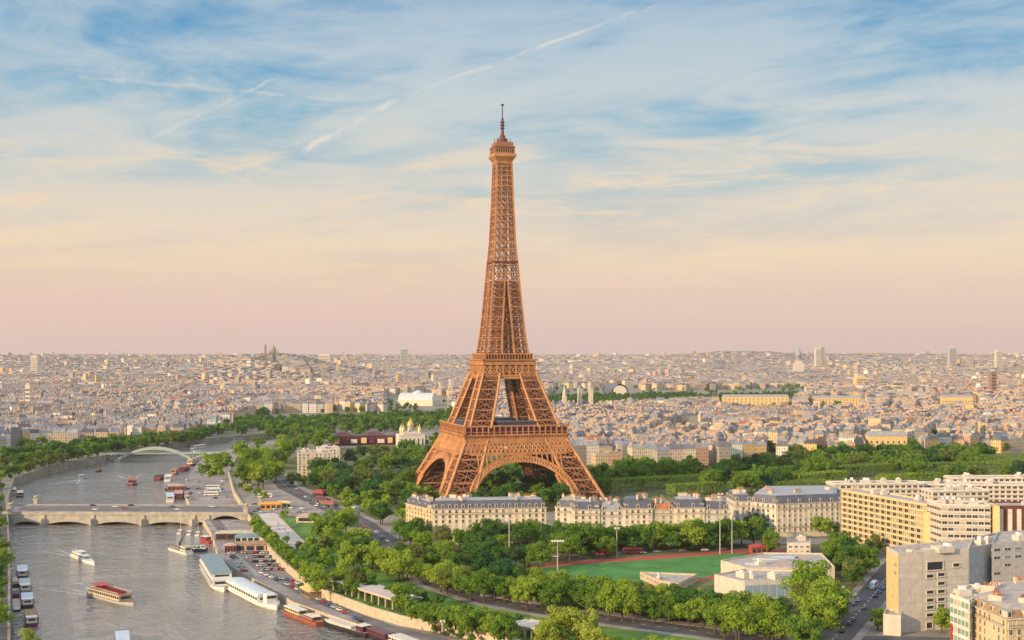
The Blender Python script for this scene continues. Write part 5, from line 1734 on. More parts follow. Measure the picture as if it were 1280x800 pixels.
# ------------------------------------------------------------------ boats
def hull_mb(L, B, H, bow=.25, stern=.08, sheer=.6, mi=0, md=1):
    mb = MB(); n = 14; rings = []
    for i in range(n + 1):
        u = i / n; x = -L / 2 + L * u
        w = B / 2
        if u > 1 - bow: w *= max(.03, 1 - ((u - 1 + bow) / bow) ** 1.8)
        if u < stern: w *= .72 + .28 * u / stern
        zt = H + sheer * max(0, (u - .6) / .4) ** 2
        rings.append([(x, -w * .72, -.6), (x, -w, H * .5), (x, -w, zt), (x, w, zt), (x, w, H * .5), (x, w * .72, -.6)])
    o = sum(rings, [])
    fs = []; fd = []
    for i in range(n):
        for j in range(6):
            q = (i * 6 + j, (i + 1) * 6 + j, (i + 1) * 6 + (j + 1) % 6, i * 6 + (j + 1) % 6)
            (fd if j == 2 else fs).append(q)
    mb.add(o, fs + [(0, 1, 2, 3, 4, 5), tuple(n * 6 + j for j in range(6))[::-1]], mi)
    mb.add(o, fd, md)
    # rubbing strake
    for i in range(n):
        for j in (2, 3): mb.beam(rings[i][j], rings[i + 1][j], .22, mi=2)
    return mb
def boat(name, label, p_stern, p_bow, L=None, B=5, H=1.6, hull='white_paint', deck='wood_deck', trim='black_paint', cabins=(), bow=.25, extras=None, cat='boat', group=None, zw=-8.0):
    a, b = P(*p_stern, zw), P(*p_bow, zw)
    d = V2(b) - V2(a); ang = math.atan2(d.y, d.x)
    if L is None: L = d.length
    c = (V2(a) + V2(b)) / 2
    t = thing(name, label, cat, (c.x, c.y, zw), ang, group)
    hull_mb(L, B, H, bow).build('hull', [M[hull], M[deck], M[trim]], t)
    for (u0, u1, wf, z0, z1, cm, rm, win) in cabins:
        x0, x1 = -L / 2 + L * u0, -L / 2 + L * u1; w = B / 2 * wf
        k = MB(); k.box(x0, -w, H + z0, x1, w, H + z1); cab = k.build('cabin', M[cm], t)
        k = MB(); k.box(x0 - .35, -w - .3, H + z1 + .005, x1 + .35, w + .3, H + z1 + .22); k.build('roof', M[rm], cab)
        if win:
            nW = max(2, min(14, int((x1 - x0) / 2.2)))
            hz = z1 - z0
            for s in (-1, 1):
                for i in range(nW):
                    k = MB(); ww = (x1 - x0) / nW
                    k.box(-ww * .36, -.06, 0, ww * .36, .06, hz * .42)
                    k.build('window', M[win], cab, (x0 + ww * (i + .5), s * w, H + z0 + hz * .36))
            for xe in (x0, x1):
                k = MB(); k.box(-.06, -w * .75, 0, .06, w * .75, hz * .42); k.build('window', M[win], cab, (xe, 0, H + z0 + hz * .36))
    if extras: extras(t, L, B, H)
    return t
def ex_seats(t, L, B, H):
    k = MB()
    for i in range(13):
        for y in (-1.7, -.6, .6, 1.7):
            x = -L * .30 + i * L * .045
            k.box(x, y - .42, H + 3.3, x + .9, y + .42, H + 3.75); k.box(x, y - .42, H + 3.75, x + .18, y + .42, H + 4.4)
    k.build('seating', M['red_paint'], t)
    k = MB(); k.box(-L * .36, -B * .42, H + 5.3, -L * .12, B * .42, H + 5.5)
    for x in (-L * .35, -L * .13):
        for y in (-B * .38, B * .38): k.tube((x, y, H + 3.2), (x, y, H + 5.3), .09, n=6)
    k.build('awning', M['red_paint'], t)
    k = MB()
    for s in (-1, 1):
        k.box(-L * .36, s * B * .44 - .04, H + 4.15, L * .3, s * B * .44 + .04, H + 4.25)
        for i in range(24): k.box(-L * .36 + i * L * .0275, s * B * .44 - .03, H + 3.2, -L * .36 + i * L * .0275 + .07, s * B * .44 + .03, H + 4.2)
    k.build('railing', M['white_metal'], t)
def ex_rail(t, L, B, H):
    k = MB()
    for s in (-1, 1):
        k.box(-L * .42, s * B * .46 - .03, H + .95, L * .25, s * B * .46 + .03, H + 1.02)
        for i in range(18): k.box(-L * .42 + i * L * .037, s * B * .46 - .03, H, -L * .42 + i * L * .037 + .06, s * B * .46 + .03, H + 1)
    k.build('railing', M['white_metal'], t)
def ex_crane(t, L, B, H):
    k = MB(); k.beam((-1, 0, H), (-1, 0, H + 4.5), .7); k.beam((-1, 0, H + 4.2), (-L * .3, 0, H + 11), .55, .3); k.beam((-1, 0, H + 2), (-L * .18, 0, H + 7), .25); k.build('crane', M['black_paint'], t)
    ex_rail(t, L, B, H)
def ex_mast(t, L, B, H):
    k = MB(); k.tube((L * .05, 0, H), (L * .05, 0, H + 15), .14, .07, 6); k.tube((L * .05, 0, H + 1.8), (-L * .38, 0, H + 1.7), .09, .07, 6); k.build('mast', M['white_metal'], t)
def ex_glass(t, L, B, H):
    n = 10; k = MB()
    pts = [(-B * .44 * math.cos(math.pi * i / n), H + 3.0 + 1.5 * math.sin(math.pi * i / n)) for i in range(n + 1)]
    A = [(-L * .44, y, z) for y, z in pts]; Bq = [(L * .30, y, z) for y, z in pts]
    k.add(A + Bq, [(i, i + 1, n + 2 + i, n + 1 + i) for i in range(n)]); k.add(A, [tuple(range(n + 1))]); k.add(Bq, [tuple(range(n + 1))[::-1]])
    k.build('glass_roof', M['pale_blue'], t)
    k = MB()
    for j in range(20):
        x = -L * .44 + j * L * .74 / 19
        for i in range(n): k.beam((x, pts[i][0], pts[i][1] + .03), (x, pts[i + 1][0], pts[i + 1][1] + .03), .16)
    k.build('rib', M['white_paint'], t)
    k = MB(); k.box(L * .31, -B * .22, H, L * .39, B * .22, H + 4.6); w = k.build('wheelhouse', M['white_paint'], t)
    k = MB(); k.box(L * .392, -B * .2, H + 2.8, L * .394, B * .2, H + 4); k.build('window', M['glass_dark'], w)
    ex_rail(t, L, B, H)
boat('cruiser', 'small white motor cruiser with dark windows in midstream', (91, 695), (118, 707), B=5.2, H=1.7, cabins=((.12, .66, .75, 0, 1.9, 'white_paint', 'white_paint', 'glass_dark'), (.3, .5, .55, 2.12, 3.6, 'white_paint', 'white_paint', 'glass_dark')), deck='white_wall', trim='pale_blue', bow=.4, extras=ex_rail)
boat('tour_boat', 'grey hulled open-top tour boat crowded with red seats in midstream', (114, 743), (167, 758), B=8.5, H=1.7, hull='concrete_dark', cabins=((.1, .82, .86, 0, 3.0, 'stone', 'wood_deck', 'glass_dark'),), trim='maroon', extras=ex_seats)
boat('river_boat', 'white boat with pale blue canopy cut by the bottom edge', (154, 818), (152, 797), B=6.2, H=1.8, cabins=((.1, .75, .85, 0, 2.8, 'white_paint', 'pale_blue', 'glass_dark'),), trim='navy')
boat('work_boat', 'black and white work boat with a slanting crane near the bridge', (237, 694), (211, 686), B=6.5, H=2.0, hull='white_paint', cabins=((.06, .3, .7, 0, 2.8, 'white_paint', 'stone', 'glass_dark'),), trim='black_paint', deck='wood_deck', extras=ex_crane)
boat('moored_boat', 'teal roofed launch moored beside the crane work boat', (259, 689), (239, 689), B=6, H=1.8, hull='navy', cabins=((.1, .85, .8, 0, 2.4, 'white_paint', 'teal_paint', 'glass_dark'),))
boat('yacht', 'masted yacht nearest the bridge pier among the moored three', (222, 669), (229, 663), L=15, B=3.8, H=1.2, cabins=((.25, .6, .6, 0, .9, 'white_paint', 'white_paint', 'glass_dark'),), bow=.5, extras=ex_mast, group='masted yachts moored by the bridge')
boat('yacht', 'masted yacht in the middle of the moored three by the bridge', (234, 671), (240, 664), L=14, B=3.8, H=1.2, cabins=((.25, .6, .6, 0, .9, 'white_paint', 'white_paint', 'glass_dark'),), bow=.5, extras=ex_mast, group='masted yachts moored by the bridge')
boat('yacht', 'masted yacht closest to the quay among the moored three', (245, 672), (250, 665), L=14, B=3.8, H=1.2, cabins=((.25, .6, .6, 0, .9, 'white_paint', 'white_paint', 'glass_dark'),), bow=.5, extras=ex_mast, group='masted yachts moored by the bridge')
boat('red_boat', 'small red boat with red cabin tied to the quay by the yachts', (262, 679), (252, 677), L=13, B=4.5, H=1.6, hull='red_paint', cabins=((.2, .7, .8, 0, 2.6, 'red_paint', 'white_paint', 'glass_dark'),))
boat('floating_restaurant', 'big white double-decked floating restaurant with teal roof at the quay', (261, 710), (280, 740), B=12, H=2.2, cabins=((.02, .93, .93, 0, 3.2, 'white_paint', 'white_paint', 'glass_dark'), (.03, .88, .86, 3.45, 6.2, 'white_paint', 'teal_paint', 'glass_dark')), deck='white_wall', trim='black_paint', bow=.12, extras=ex_rail)
boat('glass_boat', 'long white sightseeing boat with pale blue glass roof at the quay', (292, 735), (346, 763), B=12, H=2.0, cabins=((.05, .80, .90, 0, 3.0, 'white_paint', 'white_paint', 'glass_dark'),), deck='white_wall', trim='white_wall', bow=.22, extras=ex_glass)
boat('barge', 'rust red barge with white roofed cabin moored behind the glass boat', (400, 783), (354, 765), B=6.0, H=2.2, hull='rust_paint', cabins=((.45, .85, .75, 0, 2.2, 'yellow_cloth', 'white_paint', 'glass_dark'), (.08, .3, .7, 0, 1.6, 'red_paint', 'white_wall', 'glass_dark')), extras=ex_rail)
boat('barge', 'long black barge with grey hatches beside the lower quay', (462, 797), (404, 780), B=6.5, H=2.2, hull='black_paint', deck='concrete_dark', cabins=((.3, .85, .7, 0, 1.0, 'concrete', 'concrete', None), (.06, .2, .7, 0, 2.6, 'maroon', 'white_wall', 'glass_dark')))
boat('barge', 'dark purple covered barge at the bottom edge of the quay', (492, 806), (458, 793), L=26, B=6, H=2.0, hull='black_paint', cabins=((.15, .8, .85, 0, 2.2, 'maroon', 'purple_roof', 'glass_dark'),))
boat('barge', 'white roofed barge cut by the bottom edge beside the quay', (536, 822), (486, 803), L=34, B=7, H=2.0, hull='navy', cabins=((.1, .85, .85, 0, 2.4, 'white_paint', 'white_wall', 'glass_dark'),))
def foam_mat():
    m = bpy.data.materials.new('foam'); m.use_nodes = True
    T = NT(m.node_tree); b = T.n['Principled BSDF']
    b.inputs['Base Color'].default_value = (.62, .62, .60, 1); b.inputs['Roughness'].default_value = .7
    tc = T.node('ShaderNodeTexCoord')
    T.l.new(T.remap(T.noise(tc.outputs['Object'], .55, 5, .7, .6), .42, .60, 0, .8), b.inputs['Alpha'])
    M['foam'] = m
foam_mat()
def wake(p_stern, p_bow, length, spread, label):
    a, b = P(*p_stern, -8.0), P(*p_bow, -8.0)
    d = (V2(a) - V2(b)).normalized(); n = Vector((-d.y, d.x)); o0 = V2(a)
    mb = MB(); N = 12
    for s_ in (-1, 0, 1):
        pts = []
        for i in range(N + 1):
            u = i / N; c = o0 + d * (length * u - 4) + n * s_ * (1.6 + spread * u)
            w = (.5 + 1.3 * u) if s_ else (1.6 * (1 - u) + .3)
            pts.append((c + n * w, c - n * w))
        for i in range(N):
            q = [pts[i][0], pts[i + 1][0], pts[i + 1][1], pts[i][1]]
            mb.add([(p.x, p.y, -7.99) for p in q], [(0, 1, 2, 3)])
    tag(mb.build('wake', M['foam']), label, 'wake', kind='stuff')
wake((91, 695), (118, 707), 34, 8, 'pale wake spreading behind the white motor cruiser')
wake((114, 743), (167, 758), 40, 10, 'pale wake spreading behind the open-top tour boat')
wake((97, 600), (109, 596), 40, 8, 'pale wake behind the small white launch')
wake((163, 599), (167, 611), 45, 10, 'pale wake behind the dark red tour boat')
# houseboats on the left bank
HB = 'houseboats moored along the left bank'
for (a_, b_, L, h, cm, rm, lab) in (((28, 727), (28, 709), 34, 'navy', 'navy', 'pale_blue', 'navy blue houseboat with pale roof, farthest of the left bank row'), ((32, 744), (30, 727), 34, 'teal_paint', 'concrete', 'green_steel', 'grey-green houseboat second from the far end of the left bank row'),
        ((35, 763), (33, 745), 30, 'black_paint', 'white_paint', 'pale_blue', 'white houseboat with pale blue deckhouse on the left bank'), ((40, 787), (38, 766), 30, 'maroon', 'rust_paint', 'wood_deck', 'brown houseboat with wooden roof, nearest of the left bank row')):
    boat('houseboat', lab, a_, b_, L=L, B=6.2, H=1.8, hull=h, cabins=((.2, .82, .82, 0, 1.7, cm, rm, 'glass_dark'), (.06, .18, .7, 0, 2.4, 'white_paint', 'white_paint', 'glass_dark')), group=HB, cat='houseboat')
boat('landing_stage', 'dark floating landing stage inside the row of houseboats', (21, 765), (19, 722), B=4, H=1.2, hull='black_paint', deck='path', cabins=((.3, .4, .8, 0, 2, 'maroon', 'black_paint', None), (.6, .68, .8, 0, 2, 'black_paint', 'maroon', None)), cat='landing stage')
# beyond the stone bridge
boat('excursion_boat', 'large white excursion boat moored left beyond the stone bridge', (17, 599), (48, 596), B=10, H=2.2, cabins=((.08, .8, .88, 0, 3, 'white_paint', 'white_paint', 'glass_dark'), (.15, .6, .8, 3.25, 5.6, 'white_paint', 'white_paint', 'glass_dark')))
boat('moored_boat', 'dark hulled boat moored just beyond the white excursion boat', (46, 592), (62, 590), B=7, H=2, hull='navy', cabins=((.1, .75, .8, 0, 2.4, 'white_paint', 'pale_blue', 'glass_dark'),))
boat('moored_boat', 'low white boat moored at far left toward the footbridge', (64, 591), (80, 588), B=7, H=2, cabins=((.1, .75, .8, 0, 2.2, 'white_paint', 'white_paint', 'glass_dark'),))
boat('moored_boat', 'long pale boat below the shore span of the footbridge', (92, 583.5), (124, 578.5), B=8, H=2, cabins=((.05, .85, .8, 0, 2.4, 'pale_blue', 'white_wall', 'glass_dark'),))
for (a_, b_, hm, cm, lab) in (((15, 612), (15, 604), 'white_paint', 'white_paint', 'white'), ((17, 620), (16, 612), 'concrete', 'pale_blue', 'grey and blue'), ((25, 626), (25, 614), 'maroon', 'rust_paint', 'brown')):
    boat('houseboat', f'{lab} houseboat moored just beyond the left end of the stone bridge', a_, b_, L=32, B=6, H=1.8, hull=hm, cabins=((.15, .8, .8, 0, 2.0, cm, 'white_wall', 'glass_dark'),), cat='houseboat')
boat('launch', 'small white launch in midstream between the two bridges', (97, 600), (109, 596), L=17, B=5.2, H=1.6, cabins=((.15, .65, .8, 0, 2.2, 'white_paint', 'pale_blue', 'glass_dark'),), bow=.4)
boat('tour_boat', 'dark red tour boat coming downstream between the two bridges', (163, 599), (167, 611), L=42, B=9, H=2, hull='maroon', cabins=((.1, .85, .85, 0, 2.8, 'maroon', 'rust_paint', 'glass_dark'),), trim='white_paint')
boat('launch', 'tiny dark launch near the footbridge', (121, 590), (127, 589), L=11, B=3.5, H=1.2, hull='black_paint', cabins=((.2, .6, .7, 0, 1.4, 'wood_deck', 'wood_deck', 'glass_dark'),))
boat('launch', 'small dark launch right of the footbridge', (243, 567.5), (251, 567), L=16, B=5, H=1.6, hull='navy', cabins=((.2, .7, .8, 0, 2.0, 'white_paint', 'white_paint', 'glass_dark'),))
for (a_, b_, L, hm, cm, rm, lab) in (((214, 634), (211, 616), 40, 'white_paint', 'white_paint', 'pale_blue', 'white boat with pale blue roof against the stone bridge, right bank'), ((210, 617), (212, 605), 36, 'black_paint', 'concrete_dark', 'teal_paint', 'dark boat with teal roof behind the pale blue roofed boat'),
        ((208, 604), (213, 596), 36, 'white_paint', 'pale_blue', 'white_wall', 'pale boat moored outside the pink canopy pontoon'), ((214, 595), (222, 589), 34, 'rust_paint', 'pink_cloth', 'wood_deck', 'rust coloured barge in the middle of the right bank row'),
        ((226, 590), (236, 586), 32, 'maroon', 'maroon', 'rust_paint', 'dark red barge toward the footbridge on the right bank'), ((238, 582), (250, 580), 30, 'maroon', 'white_wall', 'maroon', 'low red and white barge below the footbridge end'),
        ((224, 630), (223, 613), 36, 'rust_paint', 'rust_paint', 'pink_cloth', 'orange-red barge alongside the lower quay beyond the bridge'), ((196, 601), (202, 598), 24, 'maroon', 'rust_paint', 'black_paint', 'small dark red boat outermost of the right bank row'),
        ((236, 562.5), (262, 558.5), 40, 'white_paint', 'white_paint', 'white_wall', 'white boat moored on the far bank behind the footbridge'), ((285, 553.5), (312, 550.5), 44, 'white_paint', 'pale_blue', 'white_wall', 'pale boat in the far river bend')):
    boat('moored_boat', lab, a_, b_, L=L, B=7.5, H=2, hull=hm, cabins=((.08, .85, .85, 0, 2.6, cm, rm, 'glass_dark'),))

# ------------------------------------------------------------------ vehicles
def car_proto(color, name='parked_car'):
    t = thing(name, '', 'car')
    b = MB()
    L, W = 4.4, 1.8
    prof = [(-2.2, .35), (-2.2, .85), (-1.9, 1.0), (-1.0, 1.05), (.9, 1.02), (1.9, .85), (2.2, .65), (2.2, .35)]
    n = len(prof)
    A = [(x, -W / 2, z) for x, z in prof]; Bq = [(x, W / 2, z) for x, z in prof]
    b.add(A + Bq, [(i, (i + 1) % n, n + (i + 1) % n, n + i)[::-1] for i in range(n)] + [tuple(range(n)), tuple(range(n, 2 * n))[::-1]])
    top = [(-1.75, .98), (-1.35, 1.48), (.35, 1.5), (1.05, 1.02)]
    b.add([(x, s * W * (.38 if z > 1.2 else .47), z) for s in (-1, 1) for x, z in top[1:3]] , [(0, 1, 3, 2)])
    bo = b.build('body', M['car_' + color], t)
    g = MB()
    A = [(x, -W * (.375 if z > 1.2 else .46), z) for x, z in top]; Bq = [(x, W * (.375 if z > 1.2 else .46), z) for x, z in top]
    g.add([(x, y, z - .012) for x, y, z in A + Bq], [(0, 1, 2, 3), (7, 6, 5, 4), (0, 4, 5, 1), (1, 5, 6, 2), (2, 6, 7, 3)])
    g.build('window', M['glass_dark'], t)
    for x in (-1.35, 1.35):
        for y in (-.82, .82):
            w = MB(); w.tube((0, -.11, 0), (0, .11, 0), .33, n=10); w.build('wheel', M['rubber'], t, (x, y, .33))
    return t
PROTO = {c: None for c in ('white', 'black', 'grey', 'silver', 'red', 'blue')}
CARS = {}
def car(pxx, py, ang, zone, z=0.0, color=None, zl=None):
    color = color or RT.choice(['white', 'white', 'black', 'black', 'grey', 'silver', 'silver', 'red', 'blue', 'grey'])
    q = P(pxx, py, z)
    if PROTO[color] is None:
        PROTO[color] = car_proto(color); t = PROTO[color]
    else: t = clone(PROTO[color])
    t.location = (q.x, q.y, z + .045); t.rotation_euler.z = ang
    t['group'] = 'cars parked or driving on quays, bridge and streets'
    CARS.setdefault(zone, []).append((pxx, color, t))
def dirang(p, q, z=0.0):
    a, b = P(*p, z), P(*q, z); return math.atan2(b.y - a.y, b.x - a.x)
qa = dirang((330, 715), (400, 752), QZ)
names_ = ['first', 'second', 'third', 'fourth', 'fifth']
for r_ in range(5):
    for i in range(11):
        if RT.random() < .06: continue
        car(306 + r_ * 6.5 + i * 4.6, 692 + r_ * 5.2 + RT.uniform(-.5, .5), qa + math.pi / 2 + RT.uniform(-.06, .06), f'in {names_[r_]} row of the quay car park', QZ)
for i in range(22):
    u = i / 21
    if RT.random() < .15: continue
    car(352 + 140 * u, 724 + 52 * u - 12 * u * (1 - u), qa + RT.uniform(-.05, .05), 'parked below the retaining wall on the quay', QZ)
for i in range(24):
    u = i / 23
    if RT.random() < .2: continue
    car(300 + 150 * u, 706 + 71 * u - 10 * u * (1 - u), qa + RT.choice([0, math.pi]) + RT.uniform(-.08, .08), 'on the quay lane beside the big boats', QZ)
for i in range(14): car(284 + i * 1.6 + RT.uniform(-1, 1), 686 + i * 2.2, qa + math.pi / 2, 'beside the sheds on the lower quay', QZ)
for i in range(6): car(500 + i * 14, 779 + i * 3.6, qa, 'parked below the sunlit wall at bottom', QZ)
for i in range(11): car(RT.uniform(20, 290), RT.choice([632.5, 634, 635.5, 637.5]), BANG + RT.choice([0, math.pi]), 'driving across the stone bridge', 1.2 + .005)
for i in range(26):
    car(RT.uniform(234, 286), RT.uniform(600, 626), RT.uniform(0, 3.1), 'on the lower quay beyond the bridge', QZ)
aa = dirang((405, 632), (494, 684))
for i in range(16):
    u = RT.random(); car(408 + 84 * u + RT.uniform(-5, 5), 634 + 48 * u + RT.uniform(-2, 2), aa + RT.choice([0, math.pi]), 'on the avenue below the tower', .045)
for i in range(9):
    u = RT.random(); car(342 + 50 * u, 594 + 34 * u + RT.uniform(-2, 2), dirang((340, 592), (392, 628)), 'on the road beside the white apartment block', .045)
for i in range(14): car(RT.uniform(312, 425), RT.uniform(622, 644), RT.uniform(0, 6.2), 'on the square at the bridge end', .04)
sa_ = dirang((1040, 800), (1085, 752))
for i in range(15):
    u = i / 14; s = RT.choice([-1, 1]); car(1030 + 72 * u + s * 13 * (1 - .5 * u), 800 - 68 * u, sa_, 'in the street beside the concrete block', .045)
for i in range(12): car(610 + i * 27 + RT.uniform(-5, 5), 700 - i * 1.15, dirang((620, 700), (900, 687)), 'in the street behind the running track', .04, color=RT.choice(['white', 'silver', 'grey']))
for zone, cs in CARS.items():
    cs.sort(key=lambda c: c[0])
    for i, (a_, c_, t) in enumerate(cs): t['label'] = f"{c_} car {zone}, {nth(i + 1)} from the left"

def coach(label, pxx, py, ang, z, m, name='coach', L=12):
    q = P(pxx, py, z)
    t = thing(name, label, 'bus', (q.x, q.y, z + .045), ang)
    b = MB(); b.box(-L / 2, -1.27, .4, L / 2, 1.27, 3.2); b.box(-L / 2 + .3, -1.1, 3.2, L / 2 - .4, 1.1, 3.42); b.build('body', M[m], t)
    w = MB()
    for i in range(7): w.box(-L / 2 + .4 + i * (L - 1) / 7, -1.3, 1.6, -L / 2 + .2 + (i + 1) * (L - 1) / 7, 1.3, 2.7)
    w.box(L / 2 - .02, -1.1, 1.4, L / 2 + .04, 1.1, 2.9)
    w.build('window', M['glass_dark'], t)
    for x in (-L / 2 + 2.2, L / 2 - 2.6):
        for y in (-1.15, 1.15):
            k = MB(); k.tube((0, -.15, 0), (0, .15, 0), .5, n=10); k.build('wheel', M['rubber'], t, (x, y, .5))
    return t
coach('white coach parked on the lower quay beyond the bridge, farther one', 266, 611, R(5), QZ, 'white_paint')
coach('pale blue coach parked on the lower quay beyond the bridge', 268, 615.5, R(5), QZ, 'pale_blue')
coach('white coach parked beside the pale blue coach, nearer one', 264, 619.5, R(5), QZ, 'white_paint')
coach('red bus standing behind the running track, left one', 757, 694, R(3), .04, 'red_paint', 'bus')
coach('red bus standing behind the running track, right one', 791, 692, R(3), .04, 'red_paint', 'bus')
coach('white coach on the square by the yellow kiosk', 331, 622, R(8), .04, 'white_paint')
coach('white delivery truck in the street beside the tall tree clump', 1066, 752, sa_, .045, 'white_paint', 'truck', 8)
coach('pale blue and white truck in the street below the yellow slab', 1092, 735, sa_, .045, 'pale_blue', 'truck', 9)
coach('white van by the sports hall trees', 1052, 742, sa_, .045, 'white_paint', 'truck', 6)

# ------------------------------------------------------------------ kiosks, tents, sheds, masts, people
def canopy(name, label, pxx, py, w, d, h, roofm, wallm, ang, z=0.0, hip=1.6, cat='kiosk', nopen=4):
    q = P(pxx, py, z)
    t = thing(name, label, cat, (q.x, q.y, z), ang)
    k = MB(); k.box(-w / 2, -d / 2, 0, w / 2, d / 2, h); wl = k.build('wall', M[wallm], t)
    r = MB(); e = .7
    r.add([(-w / 2 - e, -d / 2 - e, h), (w / 2 + e, -d / 2 - e, h), (w / 2 + e, d / 2 + e, h), (-w / 2 - e, d / 2 + e, h), (-w / 2 + d * .35, 0, h + hip), (w / 2 - d * .35, 0, h + hip)], [(0, 1, 5, 4), (1, 2, 5), (2, 3, 4, 5), (3, 0, 4), (3, 2, 1, 0)])
    r.build('roof', M[roofm], t)
    for i in range(nopen):
        o = MB(); ww = w / nopen; o.box(-ww * .38, -.06, 0, ww * .38, .05, h * .6); o.build('hatch', M['glass_dark'], t, (-w / 2 + ww * (i + .5), -d / 2, h * .2))
    return t
canopy('kiosk', 'orange and yellow kiosk at the end of the stone bridge', 339, 636, 16, 8, 4, 'orange_cloth', 'orange_cloth', R(6))
canopy('kiosk', 'pale yellow kiosk joined to the orange one', 354, 634, 12, 7, 3.6, 'yellow_cloth', 'white_wall', R(6))
canopy('tent', 'big dark red tent on the square near the avenue trees', 402, 628, 12, 7, 2.6, 'maroon', 'plaza', R(-20), cat='tent', hip=1.8)
canopy('tent', 'orange red market tent right of the big red tent', 412, 633, 12, 7, 2.6, 'rust_paint', 'plaza', R(-28), cat='tent', hip=2)
canopy('tent', 'smaller red tent behind the big red tent', 400, 620, 10, 8, 3, 'red_paint', 'maroon', R(-20), cat='tent', hip=2.5)
canopy('carousel', 'pale round merry-go-round building with dark red opening beside the lawn', 384, 652, 13, 10, 4.2, 'pink_cloth', 'stone_pale', R(-8), cat='carousel', nopen=1)
canopy('kiosk', 'white and blue kiosk at the avenue crossing', 440, 640, 9, 6, 4, 'white_wall', 'pale_blue', R(-30))
canopy('ticket_office', 'long buff-roofed ticket office on the lower quay by the bridge', 297, 673, 28, 9, 4, 'stone', 'brown_panel', R(8), QZ, cat='ticket office')
canopy('shed', 'brown roofed shed on the lower quay beside the hedge', 320, 688, 24, 11, 4.6, 'wood_deck', 'pink_cloth', R(6), QZ, cat='shed')
canopy('shed', 'teal roofed shed behind the brown roofed shed', 310, 677, 16, 8, 3.8, 'teal_paint', 'pale_blue', R(6), QZ, cat='shed')
canopy('kiosk', 'orange kiosk on the lower quay next to parked coaches', 288, 690, 7, 6, 4.4, 'pink_cloth', 'rust_paint', R(12), QZ)
canopy('shed', 'yellow striped shelter under trees by the retaining wall', 388, 745, 15, 6, 3.5, 'yellow_cloth', 'wood_deck', qa, QZ, cat='shed')
canopy('pontoon_canopy', 'pink canopy pontoon on the quay beyond the bridge', 221, 612, 15, 18, 4, 'pink_cloth', 'rust_paint', R(10), QZ, cat='canopy')
canopy('kiosk', 'green roofed kiosk at the bridge end under trees', 308, 606, 9, 8, 4.5, 'teal_paint', 'white_wall', R(10))
canopy('shed', 'red roofed equipment shed at the end of the running track', 950, 691, 12, 7, 4, 'red_paint', 'rust_paint', R(5), cat='shed')
canopy('bus_stop', 'dark news stand with people in the street by the tall trees', 1040, 778, 10, 5, 3.2, 'yellow_cloth', 'maroon', sa_, cat='news stand')

def mast(pxx, py0, py1, label, head):
    """floodlight mast whose foot shows at py0 and whose top at py1"""
    q = P(pxx, py0); h = HC - (py1 - HOR) * q.y / F
    t = thing('floodlight_mast', label, 'floodlight', (q.x, q.y, 0), R(4))
    k = MB(); k.tube((0, 0, 0), (0, 0, h), .42, .24, 8); k.build('pole', M['steel_pole'], t)
    if head:
        k = MB(); k.box(-head, -.35, h - .5, head, .35, h + .4); k.build('crossbar', M['steel_pole'], t)
        for i in range(5):
            k = MB(); k.box(-.5, -.7, -.5, .5, -.36, .45); k.build('lamp', M['white_metal'], t, (-head + head * 2 * (i + .5) / 5, 0, h))
mast(636.5, 710, 649, 'tall thin floodlight mast left of the red track', 1.4)
mast(697, 716, 676, 'floodlight mast with a broad T crossbar at the pitch edge', 3.6)
mast(900, 693, 617, 'tallest thin mast before the right part of the long block', 1.2)
mast(771, 697, 660, 'floodlight mast behind the middle of the track', 1.2)
mast(915, 692, 648, 'slender mast at right end of the long cream block', 1.0)
mast(553, 790, 776, 'short lamp mast on the avenue at bottom', .8)

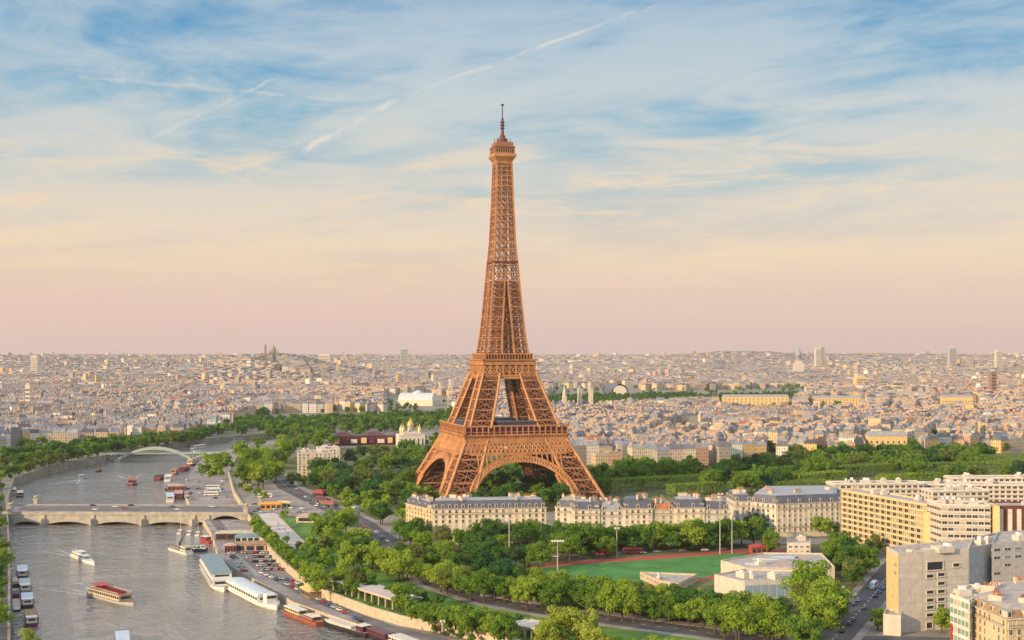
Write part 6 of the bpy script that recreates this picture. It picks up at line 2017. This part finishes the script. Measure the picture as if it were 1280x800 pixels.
def person_mesh(cloth, seed):
    r = random.Random(seed)
    me = bpy.data.meshes.new('person')
    st = r.uniform(.12, .3)
    vs = [(0, 0, .95), (0, 0, 1.2), (0, 0, 1.42), (0, 0, 1.52), (0, .02, 1.66), (-.1, 0, .9), (-.12, st, .5), (-.12, st + .02, .06), (-.12, st + .14, .03), (.1, 0, .9), (.12, -st, .5), (.12, -st - .05, .08), (.12, -st + .08, .03),
          (-.2, 0, 1.4), (-.26, -.05, 1.12), (-.25, .06, .85), (.2, 0, 1.4), (.26, .05, 1.12), (.25, .14, .85)]
    es = [(0, 1), (1, 2), (2, 3), (3, 4), (0, 5), (5, 6), (6, 7), (7, 8), (0, 9), (9, 10), (10, 11), (11, 12), (2, 13), (13, 14), (14, 15), (2, 16), (16, 17), (17, 18)]
    rad = [.15, .14, .15, .06, .11, .1, .075, .055, .05, .1, .075, .055, .05, .07, .05, .045, .07, .05, .045]
    me.from_pydata(vs, es, [])
    o = bpy.data.objects.new('person', me); COL.objects.link(o)
    md = o.modifiers.new('skin', 'SKIN')
    for i, v in enumerate(me.skin_vertices[0].data if me.skin_vertices else []): v.radius = (rad[i], rad[i])
    if not me.skin_vertices:
        bm = bmesh.new(); bm.from_mesh(me); ly = bm.verts.layers.skin.verify()
        for i, v in enumerate(bm.verts): v[ly].radius = (rad[i], rad[i]); v[ly].use_root = (i == 0)
        bm.to_mesh(me); bm.free()
    dg = bpy.context.evaluated_depsgraph_get()
    out = bpy.data.meshes.new_from_object(o.evaluated_get(dg))
    bpy.data.objects.remove(o)
    out.materials.clear()
    out.materials.append(M[cloth]); out.materials.append(M['skin']); out.materials.append(M['black_paint'])
    for p in out.polygons:
        z = p.center.z
        p.material_index = 1 if z > 1.5 else 2 if z < .88 and abs(p.center.x) < .22 else 0
        p.use_smooth = True
    return out
PM = {c: person_mesh(m, i) for i, (c, m) in enumerate((('white', 'white_paint'), ('red', 'red_paint'), ('dark', 'navy'), ('pale blue', 'pale_blue')))}
PPL = {}
def person(pxx, py, z, zone):
    c = RT.choice(list(PM)); q = P(pxx, py, z)
    o = bpy.data.objects.new('person', PM[c]); COL.objects.link(o)
    o.location = (q.x, q.y, z + .045); o.rotation_euler.z = RT.uniform(0, 6.28)
    tag(o, '', 'person', 'people strolling on the quays and square')
    PPL.setdefault(zone, []).append((pxx, c, o))
for i in range(26): person(RT.uniform(266, 283), RT.uniform(660, 698), QZ, 'walking on the lower quay near the yachts')
for i in range(16): person(RT.uniform(245, 296), RT.uniform(652, 660), QZ, 'by the land arch of the stone bridge')
for i in range(14): person(RT.uniform(330, 372), RT.uniform(645, 680), .04, 'strolling on the pale footpath')
for i in range(14): person(RT.uniform(310, 420), RT.uniform(636, 646), .04, 'crossing the square at the bridge end')
for zone, cs in PPL.items():
    cs.sort(key=lambda c: c[0])
    for i, (a_, c_, o) in enumerate(cs): o['label'] = f"person in {c_}, {zone}, {nth(i + 1)} from left"

# ------------------------------------------------------------------ evening haze
def haze():
    mb = MB(); mb.box(-10800, -480, -12, 10800, 15300, 345)
    m = bpy.data.materials.new('haze'); m.use_nodes = True
    T = NT(m.node_tree); T.n.clear()
    out = T.node('ShaderNodeOutputMaterial'); v = T.node('ShaderNodeVolumePrincipled')
    v.inputs['Color'].default_value = (.92, .85, .84, 1)
    v.inputs['Density'].default_value = 3.0e-5
    v.inputs['Anisotropy'].default_value = .2
    T.l.new(v.outputs[0], out.inputs['Volume'])
    tag(mb.build('haze', m), 'thin pinkish evening haze over the whole city', 'haze', kind='stuff')
haze()
